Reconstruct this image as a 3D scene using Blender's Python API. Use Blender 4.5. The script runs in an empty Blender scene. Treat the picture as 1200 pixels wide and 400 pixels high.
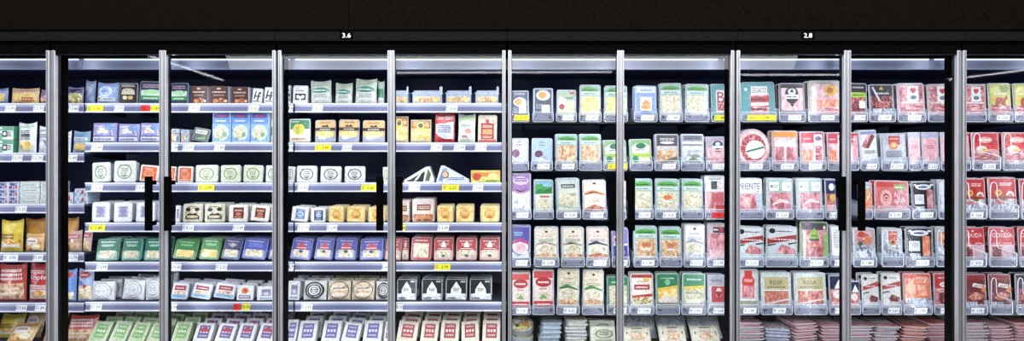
import bpy, bmesh, math, random
from mathutils import Vector, Matrix
random.seed(7)
sc = bpy.context.scene
COL = sc.collection
# ---------------------------------------------------------------- frame: camera 3 m in front of the door plane (Y=0)
D, PXM, HOR, EYE = 3.0, 190.0, 175.0, 1.55
YR, YP = 0.22, 0.245            # plane of the shelf rails, plane of the pack fronts
def scale_at(Y): return (D + Y) / D / PXM
def WX(px, Y): return (px - 600) * scale_at(Y)
def WZ(py, Y): return EYE + (HOR - py) * scale_at(Y)

# ---------------------------------------------------------------- materials
def lin(h):
    h = h.lstrip('#'); out = []
    for i in (0, 2, 4):
        c = int(h[i:i+2], 16) / 255
        out.append(c / 12.92 if c <= .04045 else ((c + .055) / 1.055) ** 2.4)
    return (*out, 1)
def tone(c):
    c = [x**1.12 for x in c[:3]]; g = .3*c[0]+.55*c[1]+.15*c[2]
    return tuple(x + (g-x)*.10 for x in c) + (1,)
MATS = {}
def nodes(name):
    m = bpy.data.materials.new(name); m.use_nodes = True
    nt = m.node_tree; nt.nodes.clear()
    out = nt.nodes.new('ShaderNodeOutputMaterial')
    b = nt.nodes.new('ShaderNodeBsdfPrincipled')
    nt.links.new(b.outputs[0], out.inputs[0])
    return m, nt, b, out
def coords(nt, rnd=True):
    tc = nt.nodes.new('ShaderNodeTexCoord')
    if not rnd: return tc.outputs['Object']
    oi = nt.nodes.new('ShaderNodeObjectInfo')
    va = nt.nodes.new('ShaderNodeVectorMath'); va.operation = 'MULTIPLY_ADD'
    co = nt.nodes.new('ShaderNodeCombineXYZ')
    for i in range(3): nt.links.new(oi.outputs['Random'], co.inputs[i])
    nt.links.new(co.outputs[0], va.inputs[0]); va.inputs[1].default_value = (9, 7, 5)
    nt.links.new(tc.outputs['Object'], va.inputs[2])
    return va.outputs[0]
def mat(hexc, kind='print'):
    key = (hexc, kind)
    if key in MATS: return MATS[key]
    if hexc.startswith('F:'): m = food(hexc[2:])
    elif kind == 'clear': m = clear(hexc)
    else:
        m, nt, b, out = nodes(kind + '_' + hexc)
        c = lin(hexc); v = coords(nt)
        if kind in ('print', 'film'): c = tone(c)
        no = nt.nodes.new('ShaderNodeTexNoise'); no.inputs['Scale'].default_value = 70 if kind != 'metal' else 12
        no.inputs['Detail'].default_value = 6; no.inputs['Roughness'].default_value = .65
        nt.links.new(v, no.inputs['Vector'])
        rp = nt.nodes.new('ShaderNodeValToRGB')
        amp = .34 if kind == 'print' else .08
        if kind == 'film': amp = .3
        rp.color_ramp.elements[0].position = .3; rp.color_ramp.elements[1].position = .7
        rp.color_ramp.elements[0].color = tuple(x * (1 - amp) for x in c[:3]) + (1,)
        rp.color_ramp.elements[1].color = tuple(min(1, x * (1 + amp * .6) + .003) for x in c[:3]) + (1,)
        nt.links.new(no.outputs['Fac'], rp.inputs[0]); nt.links.new(rp.outputs[0], b.inputs['Base Color'])
        b.inputs['Roughness'].default_value = {'print': .42, 'film': .25, 'metal': .38, 'matte': .75, 'plastic': .4}[kind]
        if kind == 'metal': b.inputs['Metallic'].default_value = .3
        if kind == 'matte': b.inputs['Specular IOR Level'].default_value = .0
        if kind in ('print', 'film'):
            b.inputs['Coat Weight'].default_value = .12 if kind == 'print' else .4
            b.inputs['Coat Roughness'].default_value = .25
            n2 = nt.nodes.new('ShaderNodeTexNoise'); n2.inputs['Scale'].default_value = 38; n2.inputs['Detail'].default_value = 3
            n2.inputs['Distortion'].default_value = 1.2
            nt.links.new(v, n2.inputs['Vector'])
            bu = nt.nodes.new('ShaderNodeBump'); bu.inputs['Strength'].default_value = .12 if kind == 'print' else .35
            bu.inputs['Distance'].default_value = .006
            nt.links.new(n2.outputs['Fac'], bu.inputs['Height'])
            nt.links.new(bu.outputs[0], b.inputs['Coat Normal'])
            if kind == 'film': nt.links.new(bu.outputs[0], b.inputs['Normal'])
    MATS[key] = m
    return m
def clear(hexc):
    m, nt, b, out = nodes('clear_plastic_' + hexc)
    b.inputs['Base Color'].default_value = lin(hexc); b.inputs['Roughness'].default_value = .15
    b.inputs['Coat Weight'].default_value = .6
    v = coords(nt)
    n2 = nt.nodes.new('ShaderNodeTexNoise'); n2.inputs['Scale'].default_value = 30
    nt.links.new(v, n2.inputs['Vector'])
    bu = nt.nodes.new('ShaderNodeBump'); bu.inputs['Strength'].default_value = .6; bu.inputs['Distance'].default_value = .005
    nt.links.new(n2.outputs['Fac'], bu.inputs['Height']); nt.links.new(bu.outputs[0], b.inputs['Normal'])
    tr = nt.nodes.new('ShaderNodeBsdfTransparent'); mx = nt.nodes.new('ShaderNodeMixShader')
    lw = nt.nodes.new('ShaderNodeLayerWeight'); lw.inputs['Blend'].default_value = .35
    mr = nt.nodes.new('ShaderNodeMapRange'); mr.inputs['To Min'].default_value = .16; mr.inputs['To Max'].default_value = .9
    nt.links.new(lw.outputs['Facing'], mr.inputs['Value']); nt.links.new(mr.outputs[0], mx.inputs[0])
    nt.links.new(tr.outputs[0], mx.inputs[1]); nt.links.new(b.outputs[0], mx.inputs[2])
    nt.links.new(mx.outputs[0], out.inputs[0])
    return m
def film_mat():
    m, nt, b, out = nodes('clear_film')
    v = coords(nt)
    tr = nt.nodes.new('ShaderNodeBsdfTransparent'); gl = nt.nodes.new('ShaderNodeBsdfGlossy'); gl.inputs['Roughness'].default_value = .30
    n2 = nt.nodes.new('ShaderNodeTexNoise'); n2.inputs['Scale'].default_value = 14; n2.inputs['Detail'].default_value = 1; n2.inputs['Distortion'].default_value = 2.2
    nt.links.new(v, n2.inputs['Vector'])
    bu = nt.nodes.new('ShaderNodeBump'); bu.inputs['Strength'].default_value = .5; bu.inputs['Distance'].default_value = .01
    nt.links.new(n2.outputs['Fac'], bu.inputs['Height']); nt.links.new(bu.outputs[0], gl.inputs['Normal'])
    mx = nt.nodes.new('ShaderNodeMixShader'); mx.inputs[0].default_value = .035
    nt.links.new(tr.outputs[0], mx.inputs[1]); nt.links.new(gl.outputs[0], mx.inputs[2]); nt.links.new(mx.outputs[0], out.inputs[0])
    return m
FILM = film_mat()
FOODS = {  # stops of a noise ramp, noise scale, stretch
    'ham': (['a04a58', 'd08890', 'eebfc2'], 45, (1, 1, .5)),
    'pink': (['cc949e', 'e6bac0', 'f6dcde'], 40, (1, 1, .5)),
    'salami': (['6e1a22', 'b04048', 'f0c4c0'], 120, (1, 1, 1)),
    'darkmeat': (['3c0d12', '7d2a30', 'c98084'], 80, (1, 1, .6)),
    'bacon': (['983440', 'd08488', 'f6e0e0'], 60, (.35, 1, 1.8)),
    'salmon': (['c86444', 'e8946c', 'f6ccb0'], 50, (1.6, 1, .5)),
    'orangemeat': (['98443c', 'c87860', 'e8b8a4'], 60, (1, 1, .6)),
    'cheese': (['e0b44c', 'f2d684', 'fbeebc'], 35, (1, 1, 1)),
    'cheesew': (['a89f80', 'd6ceb0', 'efe9d4'], 60, (1, 1, 1)),
    'mozz': (['98a2ac', 'd0d6da', 'f6f8f8'], 45, (1, 1, 1)),
    'tan': (['a87a4c', 'd8b084', 'f2dcba'], 60, (1, 1, .6)),
    'bread': (['b06c24', 'e0a854', 'f8e0a4'], 45, (1, 1, .7)),
    'salad': (['3c4c1c', 'c8b070', 'f6efc8'], 70, (1, 1, 1)),
    'pasta': (['b89034', 'f0d47c', 'f4a49c'], 75, (1, 1, 1)),
    'grill': (['6a3018', 'b46c3c', 'e8b888'], 70, (1, 1, .5)),
    'gnocchi': (['c8a468', 'f2e2b8', 'fbf6e6'], 60, (1, 1, 1)),
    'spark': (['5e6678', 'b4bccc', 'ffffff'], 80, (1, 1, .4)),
}
def food(k):
    stops, s, st = FOODS[k]
    m, nt, b, out = nodes('food_' + k)
    v = coords(nt)
    mp = nt.nodes.new('ShaderNodeMapping'); mp.inputs['Scale'].default_value = st
    nt.links.new(v, mp.inputs['Vector'])
    no = nt.nodes.new('ShaderNodeTexNoise'); no.inputs['Scale'].default_value = s; no.inputs['Detail'].default_value = 3
    no.inputs['Distortion'].default_value = .8
    nt.links.new(mp.outputs[0], no.inputs['Vector'])
    rp = nt.nodes.new('ShaderNodeValToRGB')
    rp.color_ramp.elements[0].position = .32; rp.color_ramp.elements[0].color = lin(stops[0])
    rp.color_ramp.elements[1].position = .68; rp.color_ramp.elements[1].color = lin(stops[2])
    e = rp.color_ramp.elements.new(.5); e.color = lin(stops[1])
    for e_ in rp.color_ramp.elements: e_.color = tone(e_.color)
    nt.links.new(no.outputs['Fac'], rp.inputs[0]); nt.links.new(rp.outputs[0], b.inputs['Base Color'])
    b.inputs['Roughness'].default_value = .45; b.inputs['Coat Weight'].default_value = .25; b.inputs['Coat Roughness'].default_value = .12
    bu = nt.nodes.new('ShaderNodeBump'); bu.inputs['Strength'].default_value = .25; bu.inputs['Distance'].default_value = .004
    nt.links.new(no.outputs['Fac'], bu.inputs['Height']); nt.links.new(bu.outputs[0], b.inputs['Normal']); nt.links.new(bu.outputs[0], b.inputs['Coat Normal'])
    return m
def emis(name, hexc, strength):
    m, nt, b, out = nodes(name)
    b.inputs['Base Color'].default_value = lin(hexc); b.inputs['Emission Color'].default_value = lin(hexc)
    b.inputs['Emission Strength'].default_value = strength
    return m
def glass_mat():
    m, nt, b, out = nodes('door_glass')
    tr = nt.nodes.new('ShaderNodeBsdfTransparent'); tr.inputs[0].default_value = (.95, .97, 1, 1)
    gl = nt.nodes.new('ShaderNodeBsdfGlossy'); gl.inputs['Roughness'].default_value = .02
    mx = nt.nodes.new('ShaderNodeMixShader'); lw = nt.nodes.new('ShaderNodeLayerWeight'); lw.inputs['Blend'].default_value = .5
    pw = nt.nodes.new('ShaderNodeMath'); pw.operation = 'POWER'; pw.inputs[1].default_value = 5
    ma = nt.nodes.new('ShaderNodeMath'); ma.operation = 'MULTIPLY_ADD'; ma.inputs[1].default_value = .9; ma.inputs[2].default_value = .045
    nt.links.new(lw.outputs['Facing'], pw.inputs[0]); nt.links.new(pw.outputs[0], ma.inputs[0]); nt.links.new(ma.outputs[0], mx.inputs[0]); nt.links.new(tr.outputs[0], mx.inputs[1]); nt.links.new(gl.outputs[0], mx.inputs[2])
    nt.links.new(mx.outputs[0], out.inputs[0])
    return m

# ---------------------------------------------------------------- mesh builder
class MB:
    def __init__(s): s.v = []; s.f = []; s.mi = []; s.mats = []
    def slot(s, m):
        if m not in s.mats: s.mats.append(m)
        return s.mats.index(m)
    def add(s, vs, fs, m):
        b = len(s.v); s.v += [tuple(p) for p in vs]; k = s.slot(m)
        for f in fs: s.f.append([b + i for i in f]); s.mi.append(k)
    def box(s, x0, x1, y0, y1, z0, z1, m, c=0):
        if c <= 0:
            vs = [(x, y, z) for x in (x0, x1) for y in (y0, y1) for z in (z0, z1)]
            s.add(vs, [(0, 1, 3, 2), (4, 6, 7, 5), (0, 4, 5, 1), (2, 3, 7, 6), (0, 2, 6, 4), (1, 5, 7, 3)], m); return
        bm = bmesh.new(); bmesh.ops.create_cube(bm, size=1)
        for v in bm.verts: v.co = Vector(((x0+x1)/2 + v.co.x*(x1-x0), (y0+y1)/2 + v.co.y*(y1-y0), (z0+z1)/2 + v.co.z*(z1-z0)))
        bmesh.ops.bevel(bm, geom=list(bm.edges), offset=c, segments=2, profile=.5, affect='EDGES')
        bm.verts.index_update()
        s.add([v.co.copy() for v in bm.verts], [[v.index for v in f.verts] for f in bm.faces], m); bm.free()
    def prism(s, pts, y0, y1, m):           # outline in XZ extruded along Y
        n = len(pts)
        vs = [(x, y0, z) for x, z in pts] + [(x, y1, z) for x, z in pts]
        fs = [list(range(n))[::-1], list(range(n, 2*n))] + [(i, (i+1) % n, n + (i+1) % n, n + i) for i in range(n)]
        s.add(vs, fs, m)
    def tube(s, pts, r, m, n=6):
        pts = [Vector(p) for p in pts]; rings = []
        for i, p in enumerate(pts):
            d = (pts[min(i+1, len(pts)-1)] - pts[max(i-1, 0)]).normalized()
            a = d.cross(Vector((0, 1, 0)))
            if a.length < .1: a = d.cross(Vector((1, 0, 0)))
            a.normalize(); b = d.cross(a)
            rings.append([p + (a*math.cos(t*2*math.pi/n) + b*math.sin(t*2*math.pi/n))*r for t in range(n)])
        vs = [q for R in rings for q in R]; fs = []
        for i in range(len(pts)-1):
            for t in range(n): fs.append((i*n+t, i*n+(t+1) % n, (i+1)*n+(t+1) % n, (i+1)*n+t))
        fs.append(list(range(n))[::-1]); fs.append([(len(pts)-1)*n + t for t in range(n)])
        s.add(vs, fs, m)
    def mesh(s, name, smooth=False):
        me = bpy.data.meshes.new(name); me.from_pydata(s.v, [], s.f)
        for m in s.mats: me.materials.append(m)
        me.polygons.foreach_set('material_index', s.mi)
        if smooth: me.polygons.foreach_set('use_smooth', [True]*len(s.f))
        bm = bmesh.new(); bm.from_mesh(me); bmesh.ops.recalc_face_normals(bm, faces=bm.faces); bm.to_mesh(me); bm.free()
        me.update(); return me
    def obj(s, name, parent=None, smooth=False, kind=None, loc=None):
        return link(name, s.mesh(name, smooth), parent, kind, loc)
def link(name, me, parent=None, kind=None, loc=None):
    o = bpy.data.objects.new(name, me); COL.objects.link(o)
    if parent: o.parent = parent
    if kind: o['kind'] = kind
    if loc: o.location = loc
    return o
def empty(name, loc=(0, 0, 0)):
    o = bpy.data.objects.new(name, None); o.empty_display_size = .02; COL.objects.link(o); o.location = loc
    return o
def tag(o, label, cat, group=None):
    w = label.split(); assert 4 <= len(w) <= 16, label
    o['label'] = label; o['category'] = cat
    if group: o['group'] = group
    return o
def rrect(x0, x1, z0, z1, r, n=4):
    pts = []
    for cx, cz, a in ((x1-r, z1-r, 0), (x0+r, z1-r, 90), (x0+r, z0+r, 180), (x1-r, z0+r, 270)):
        for i in range(n+1):
            t = math.radians(a + 90*i/n); pts.append((cx + r*math.cos(t), cz + r*math.sin(t)))
    return pts
TXT = {}
def text_geo(s):
    if s in TXT: return TXT[s]
    cu = bpy.data.curves.new('t', 'FONT'); cu.body = s; cu.size = 1; cu.resolution_u = 2
    o = bpy.data.objects.new('t', cu); COL.objects.link(o)
    bpy.context.view_layer.update()
    me = o.evaluated_get(bpy.context.evaluated_depsgraph_get()).to_mesh()
    vs = [(v.co.x, v.co.y) for v in me.vertices]; fs = [list(p.vertices) for p in me.polygons]
    bpy.data.objects.remove(o); bpy.data.curves.remove(cu)
    x0 = min(v[0] for v in vs); x1 = max(v[0] for v in vs); y0 = min(v[1] for v in vs); y1 = max(v[1] for v in vs)
    TXT[s] = ([((x-x0)/(x1-x0)-.5, (y-y0)/(y1-y0)-.5) for x, y in vs], fs, (x1-x0)/(y1-y0))
    return TXT[s]

# ---------------------------------------------------------------- packs
def surf_of(kind, w, h, t):
    if kind == 'bag':
        def f(u, v):
            u_, v_ = abs(2*u-1), abs(2*v-1)
            k = max(0, 1-u_**2.6) * max(0, 1-v_**3.2)
            wr = .0022*math.sin(u*9+v*5)*math.sin(v*11-u*3)*k
            return t*.5*(1-k) + wr
        return f
    if kind == 'cushion':
        return lambda u, v: t*.35*(1 - max(0, 1-abs(2*u-1)**4)*max(0, 1-abs(2*v-1)**4))
    if kind == 'barrel':
        return lambda u, v: t*.5*(1-math.sqrt(max(0, 1-(2*u-1)**2*.98)))
    return lambda u, v: 0.0
def grid_art(it, w, h):
    """returns list of (verts uv, faces, colour) for an art item"""
    k = it[0]
    if k == 'r':
        _, u0, v0, u1, v1, c = it[:6]
        nx = max(1, round((u1-u0)*8)); nz = max(1, round((v1-v0)*8))
        vs = [(u0+(u1-u0)*i/nx, v0+(v1-v0)*j/nz) for j in range(nz+1) for i in range(nx+1)]
        fs = [(j*(nx+1)+i, j*(nx+1)+i+1, (j+1)*(nx+1)+i+1, (j+1)*(nx+1)+i) for j in range(nz) for i in range(nx)]
        return [(vs, fs, c)]
    if k == 'e':
        _, cx, cy, rx, ry, c = it[:6]; n = 20; vs = [(cx, cy)]; fs = []
        for q in (.5, 1):
            vs += [(cx+rx*q*math.cos(a*2*math.pi/n), cy+ry*q*math.sin(a*2*math.pi/n)) for a in range(n)]
        fs = [(0, 1+i, 1+(i+1) % n) for i in range(n)] + [(1+i, 1+n+i, 1+n+(i+1) % n, 1+(i+1) % n) for i in range(n)]
        return [(vs, fs, c)]
    if k == 'o':                                             # ring
        _, cx, cy, rx, ry, th, c = it[:7]; n = 24
        vs = [(cx+rx*q*math.cos(a*2*math.pi/n), cy+ry*q*math.sin(a*2*math.pi/n)) for q in (1-th, 1) for a in range(n)]
        return [(vs, [(i, n+i, n+(i+1) % n, (i+1) % n) for i in range(n)], c)]
    if k == 'p':
        pts = it[1]; cx = sum(p[0] for p in pts)/len(pts); cy = sum(p[1] for p in pts)/len(pts); n = len(pts)
        vs = [(cx, cy)] + [((cx+p[0])/2, (cy+p[1])/2) for p in pts] + list(pts)
        return [(vs, [(0, 1+i, 1+(i+1) % n) for i in range(n)] + [(1+i, 1+n+i, 1+n+(i+1) % n, 1+(i+1) % n) for i in range(n)], it[2])]
    if k == 't':
        _, cx, cy, hv, s, c = it[:6]; mw = it[6] if len(it) > 6 else .84
        vs, fs, asp = text_geo(s); wu = hv*h*asp/w; sx = wu
        if wu > mw: sx = mw
        return [([(cx+x*sx, cy+y*hv) for x, y in vs], fs, c)]
    if k == 's':                                             # small illegible print: rows of word-like blocks
        _, cx, cy, wu, hv, c = it[:6]; rows = it[6] if len(it) > 6 else 1; rr = random.Random(int(cx*991+cy*877)); vs = []; fs = []
        for r in range(rows):
            y0 = cy+hv/2-(r+1)*hv/rows+hv*.12; y1 = y0+hv/rows*.62; x = cx-wu/2
            while x < cx+wu/2-.02:
                l = rr.choice((.03, .05, .07))*max(1, wu*1.6); x1 = min(x+l, cx+wu/2); b = len(vs)
                vs += [(x, y0), (x1, y0), (x1, y1), (x, y1)]; fs.append((b, b+1, b+2, b+3)); x = x1+.022
        return [(vs, fs, c)]
    raise ValueError(k)
BODYCACHE = {}
def build_body(kind, c1, c2, w, h, t, part):
    m1 = mat(c1, 'film' if kind in ('bag', 'cushion') else 'print') if kind not in ('tray', 'tub') else mat(c1, 'print')
    m2 = mat(c2 or c1, 'print'); mb = MB(); S = surf_of(kind, w, h, t)
    if kind == 'box': 
        mb.box(-w/2, w/2, 0, t, 0, h, m2, min(w, h, t)*.06); mb.box(-w*.485, w*.485, -.0006, .002, h*.012, h*.988, m1)
    elif kind in ('bag', 'cushion', 'barrel'):
        nx, nz = 12, 14; ear = lambda u: h*.07*(abs(2*u-1)**2 - .45)
        P = lambda u, v, back: ((u-.5)*w*(1-.03*(1-abs(2*v-1))**2 if kind == 'bag' else 1), (t - S(u, v)*(.99) if back else S(u, v)), v*h + (ear(u)*max(0, v-.75)*4 if kind == 'bag' else 0))
        for back in (0, 1):
            vs = [P(i/nx, j/nz, back) for j in range(nz+1) for i in range(nx+1)]
            fs = [(j*(nx+1)+i, j*(nx+1)+i+1, (j+1)*(nx+1)+i+1, (j+1)*(nx+1)+i) for j in range(nz) for i in range(nx)]
            mb.add(vs, fs, m1)
        if kind != 'bag':
            for u in (0, 1):
                vs = [P(u, j/nz, b) for j in range(nz+1) for b in (0, 1)]
                mb.add(vs, [(2*j, 2*j+1, 2*j+3, 2*j+2) for j in range(nz)], m1)
            for v in (0, 1):
                vs = [P(i/nx, v, b) for i in range(nx+1) for b in (0, 1)]
                mb.add(vs, [(2*j, 2*j+1, 2*j+3, 2*j+2) for j in range(nx)], m1)
        else:                                                 # crimped seals with a saw-tooth edge
            n = 13
            for z0, sg in ((h, 1),):
                pts = [(-w/2*.97+w*.97*i/n, z0+ear(i/n)-.003) for i in range(n+1)][::-1] + [(-w/2*.97+w*.97*i/n, z0+ear(i/n)+.006+.003*(i % 2)) for i in range(n+1)]
                mb.prism(pts, t*.5-.0008, t*.5+.0008, m2)
    elif kind == 'tray':
        r = min(w, h)*.09
        mb.prism(rrect(-w/2, w/2, 0, h, r), .004, .0065, m1)
        mb.prism(rrect(-w*.46, w*.46, h*.03, h*.97, r*.8), 0, .004, m2)
        mb.prism(rrect(-w*.42, w*.42, h*.05, h*.93, r), .0065, t, m1)
        if part == 'tray': rim = rrect(-w/2+.0012, w/2-.0012, .0012, h-.0012, r); mb.tube([(x, .003, z) for x, z in rim + rim[:1]], .0013, mat('e8eef6', 'plastic'), 5)
    elif kind == 'wedge':
        o = [(-w/2, 0), (w/2, 0), (w/2, h*.18), (-w*.28, h), (-w*.36, h*.98), (-w/2, h*.1)]
        mb.prism(o, 0, t, m2); mb.prism([(x*.97, z*.96+h*.015) for x, z in o], -.0008, .001, m1)
    elif kind == 'wedge2':
        o = [(-w/2, 0), (w/2, 0), (w/2, h*.2), (w*.34, h), (w*.22, h*.96), (-w/2, h*.14)]
        mb.prism(o, 0, t, m2); mb.prism([(x*.97, z*.96+h*.015) for x, z in o], -.0008, .001, m1)
    elif kind == 'round':
        o = [(w/2*math.cos(a*math.pi/16), h/2+h/2*math.sin(a*math.pi/16)) for a in range(32)]
        mb.prism(o, .004, t, m2); mb.prism([(x*.95, (z-h/2)*.95+h/2) for x, z in o], 0, .005, m1)
    elif kind == 'arch':
        o = [(-w/2, 0), (w/2, 0), (w*.5, h*.62)] + [(w*.5*math.cos(a*math.pi/10), h*.62+h*.36*math.sin(a*math.pi/10)) for a in range(1, 10)] + [(-w/2, h*.62)]
        mb.prism(o, 0, t, m2); mb.prism([(x*.96, z*.97+h*.01) for x, z in o], -.0006, .001, m1)
    elif kind == 'tub':                                       # low clear tub with rim
        mb.prism(rrect(-w*.47, w*.47, 0, h*.78, h*.12), .004, t-.004, m1)
        mb.box(-w/2, w/2, 0, t, h*.76, h*.84, m2, .001)
        mb.prism(rrect(-w*.44, w*.44, h*.8, h, h*.1), .008, t-.008, m1)
        if w > .1: mb.prism(rrect(w*.40, w*.49, h*.7, h*1.28, w*.03), .001, .003, m2)
    return mb.mesh(part, kind in ('bag', 'barrel'))
STY = {}
def style(key, name, cat, look, body, t, art, part='wrapper'):
    kind, *cs = body.split(':'); STY[key] = dict(name=name, cat=cat, look=look, kind=kind, c1=cs[0], c2=cs[1] if len(cs) > 1 else None, t=t, art=art, part=part)
def pack_meshes(key, w, h):
    ck = (key, round(w, 3), round(h, 3))
    if ck in BODYCACHE: return BODYCACHE[ck]
    s = STY[key]; t = s['t']; S = surf_of(s['kind'], w, h, t); out = [(s['part'], build_body(s['kind'], s['c1'], s['c2'], w, h, t, s['part']))]
    parts = {}
    for i, it in enumerate(s['art']):
        pn = 'label'
        if isinstance(it[-1], str) and it[-1].startswith('@'): pn = it[-1][1:]; it = it[:-1]
        if any(isinstance(x, str) and x.startswith('F:') for x in it) and pn == 'label': pn = 'contents'
        mb = parts.setdefault(pn, MB())
        for vs, fs, c in grid_art(it, w, h):
            e = .0013+.00045*i if s['kind'] in ('bag', 'barrel', 'cushion') else .0011+.00035*i
            mb.add([((u-.5)*w, S(min(1, max(0, u)), min(1, max(0, v)))-e, v*h) for u, v in vs], fs, mat(c))
    if s['kind'] in ('tray', 'cushion', 'bag', 'round'):
        mb = MB(); e = .0016+.00046*len(s['art']); g = .97 if s['kind'] != 'round' else .7
        for vs, fs, c in grid_art(('r', 1-g, 1-g, g, g, ''), w, h): mb.add([((u-.5)*w, S(u, v)-e, v*h) for u, v in vs], fs, FILM)
        parts['film'] = mb
    for pn, mb in parts.items(): out.append((pn, mb.mesh(pn)))
    BODYCACHE[ck] = out
    return out
def make_pack(key, w, h, loc, lean=0, roll=0, turn=0):
    s = STY[key]; root = empty(s['name'], loc)
    root.rotation_euler = (-lean, roll, turn + (random.uniform(-.05, .05) if lean < 1 else 0))
    for pn, me in pack_meshes(key, w, h): link(pn, me, root)
    return root
PACKS = []      # (object, look, cat, door, row, xpx, behind_of)
R, E, O, T, S_, P = 'r', 'e', 'o', 't', 's', 'p'
ink = '1c1c24'; wh = 'f4f4f4'
# --- left cabinets: cheese, pasta, bakery
style('pastabag', 'pasta_bag', 'bag', 'yellow bag of coloured filled pasta', 'bag:d8c070', .05, [(R, .05, .08, .95, .8, 'F:pasta'), (R, .05, .8, .95, .95, 'd8a0b0'), (E, .3, .5, .12, .2, 'e8d860'), (S_, .7, .3, .4, .3, 'b03028', 2)])
style('pinkbag', 'pasta_bag', 'bag', 'lilac and pink pasta bag', 'bag:b090b8', .05, [(R, .1, .1, .9, .5, 'd0a0a8'), (S_, .5, .7, .6, .2, '6a5078', 2), (E, .4, .3, .18, .14, 'F:pasta')])
style('bluebagy', 'pasta_bag', 'bag', 'blue pasta bag with yellow print', 'bag:7888b8', .05, [(R, .2, .2, .9, .7, 'd0c060'), (E, .6, .45, .2, .2, 'F:pasta')])
style('olivebag', 'salad_bag', 'bag', 'clear bag of green pasta with purple top', 'bag:8890b4', .04, [(R, .1, .05, .95, .65, 'F:salad'), (R, .1, .7, .95, .95, '3c2c6c'), (E, .6, .5, .2, .2, 'a8b050')])
style('mozzbag', 'mozzarella_bag', 'bag', 'pale blue mozzarella bag with oval badge', 'bag:9cb4e4', .05, [(R, .08, .06, .94, .9, '8cacdf'), (E, .5, .62, .3, .28, 'd4e2f4'), (E, .5, .6, .2, .18, 'a4c0ea'), (S_, .5, .62, .3, .1, '3858a0'), (R, .3, .14, .92, .32, 'dfe6f0'), (E, .26, .26, .14, .13, 'e8e4e0'), (E, .22, .27, .06, .06, 'c83c2c'), (S_, .66, .24, .4, .1, '486078', 2)])
style('mozztail', 'mozzarella_bag', 'bag', 'pale blue bag seen from its folded side', 'bag:b4c4ec', .05, [(P, [(.05, .05), (.9, .05), (.8, .48), (.1, .42)], '8c94d0'), (P, [(.1, .52), (.8, .5), (.95, .96), (.05, .96)], 'ccd8f6')])
style('blackcap', 'mozzarella_pack', 'pack', 'black cheese pack with white mound picture', 'tray:b8bccc:181820', .04, [(R, .08, .06, .94, .95, '16161c'), (P, [(.14, .45), (.2, .68), (.36, .74), (.66, .74), (.82, .66), (.88, .45)], 'F:cheesew'), (E, .35, .3, .13, .1, 'e8d8a8'), (E, .65, .3, .14, .1, 'e0b868'), (S_, .5, .86, .7, .12, 'e4e0d0', 2), (R, .1, .38, .9, .44, '16161c')])
style('navygreen', 'sliced_cheese_pack', 'pack', 'navy cheese pack with green and white band', 'tray:9cb0cc:24345c', .045, [(R, .06, .05, .95, .95, '24365e'), (R, .08, .34, .95, .6, 'dcecdc'), (R, .08, .16, .95, .36, '3c9c58'), (E, .5, .52, .36, .12, 'b4e4b0'), (S_, .5, .78, .7, .18, 'd0a8b8', 2), (S_, .5, .25, .6, .1, 'e8f4e8')])
style('brownbox', 'cheese_box', 'box', 'brown carton of baking cheese', 'box:5a2c2a:d8d8e4', .09, [(E, .62, .2, .2, .16, 'F:grill'), (E, .32, .18, .14, .12, 'd89058'), (E, .86, .18, .07, .08, 'e8d8b0'), (S_, .5, .68, .7, .12, 'e8d0b8'), (S_, .5, .5, .55, .1, 'd8a890'), (R, .04, .9, .96, .98, '6c3834'), (E, .5, .86, .12, .05, 'e0c8a0')])
style('scribble', 'cheese_pack', 'pack', 'white cheese pack with black brush lettering', 'tray:ccd0dc:f0f0f4', .04, [(R, .08, .06, .94, .94, 'f2f2f4'), (P, [(.15, .3), (.3, .8), (.42, .82), (.3, .3)], ink), (P, [(.5, .2), (.62, .75), (.74, .72), (.66, .2)], ink), (R, .3, .44, .85, .52, ink), (S_, .5, .16, .7, .12, '404048'), (E, .8, .7, .08, .08, ink)])
style('emblem', 'cheese_pack', 'pack', 'white cheese pack with small black emblem panel', 'tray:d8dce4:f4f4f4', .05, [(R, .05, .05, .95, .95, 'ececec'), (R, .15, .2, .88, .56, ink), (E, .35, .38, .1, .1, wh), (E, .68, .38, .1, .1, wh), (R, .44, .22, .58, .42, wh), (S_, .5, .72, .6, .1, '606868')])
style('greenbag', 'grated_cheese_bag', 'bag', 'green and white bag of grated cheese', 'bag:cdd6c4', .05, [(R, .06, .06, .94, .5, 'e6eae2'), (R, .06, .5, .94, .8, 'c2d8c8'), (E, .5, .6, .4, .13, '2c8c78'), (S_, .5, .6, .5, .08, 'e8f4ec'), (S_, .5, .34, .6, .18, '7c9484', 3), (R, .06, .82, .94, .94, 'd0d8c0')])
style('lowtray', 'cheese_tray', 'tray', 'low clear tray of grilled cheese pieces', 'tub:b8c4dc:c8d4e8', .08, [(E, .3, .36, .22, .22, 'F:cheese'), (E, .62, .38, .24, .24, 'F:cheesew'), (E, .5, .3, .3, .2, 'F:tan'), (E, .8, .34, .12, .2, 'F:cheese'), (R, .04, .06, .96, .12, 'c4ccdc')], 'tray')
style('greencarton', 'tortellini_carton', 'box', 'green and white carton', 'box:dce8e0:3c8c64', .08, [(R, .02, .68, .98, .98, '4c9c74'), (R, .0, .02, .3, .5, '6cb08c'), (R, .3, .2, .62, .66, ink), (E, .46, .44, .1, .12, wh), (S_, .75, .4, .3, .4, '406858', 3), (E, .2, .85, .15, .08, 'c4e0c8')])
style('pastapouch', 'pasta_pouch', 'bag', 'white pouch of fresh pasta with dark lettering block', 'bag:e4e6e4', .04, [(R, .25, .56, .75, .66, '485058'), (S_, .5, .73, .5, .12, '30343c', 2), (S_, .5, .5, .5, .12, '30343c', 2), (E, .5, .25, .32, .16, 'F:cheese'), (E, .3, .2, .14, .1, 'F:salad'), (E, .68, .3, .12, .08, 'e0b848'), (R, .1, .88, .9, .94, 'a8c8b0')])
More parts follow.
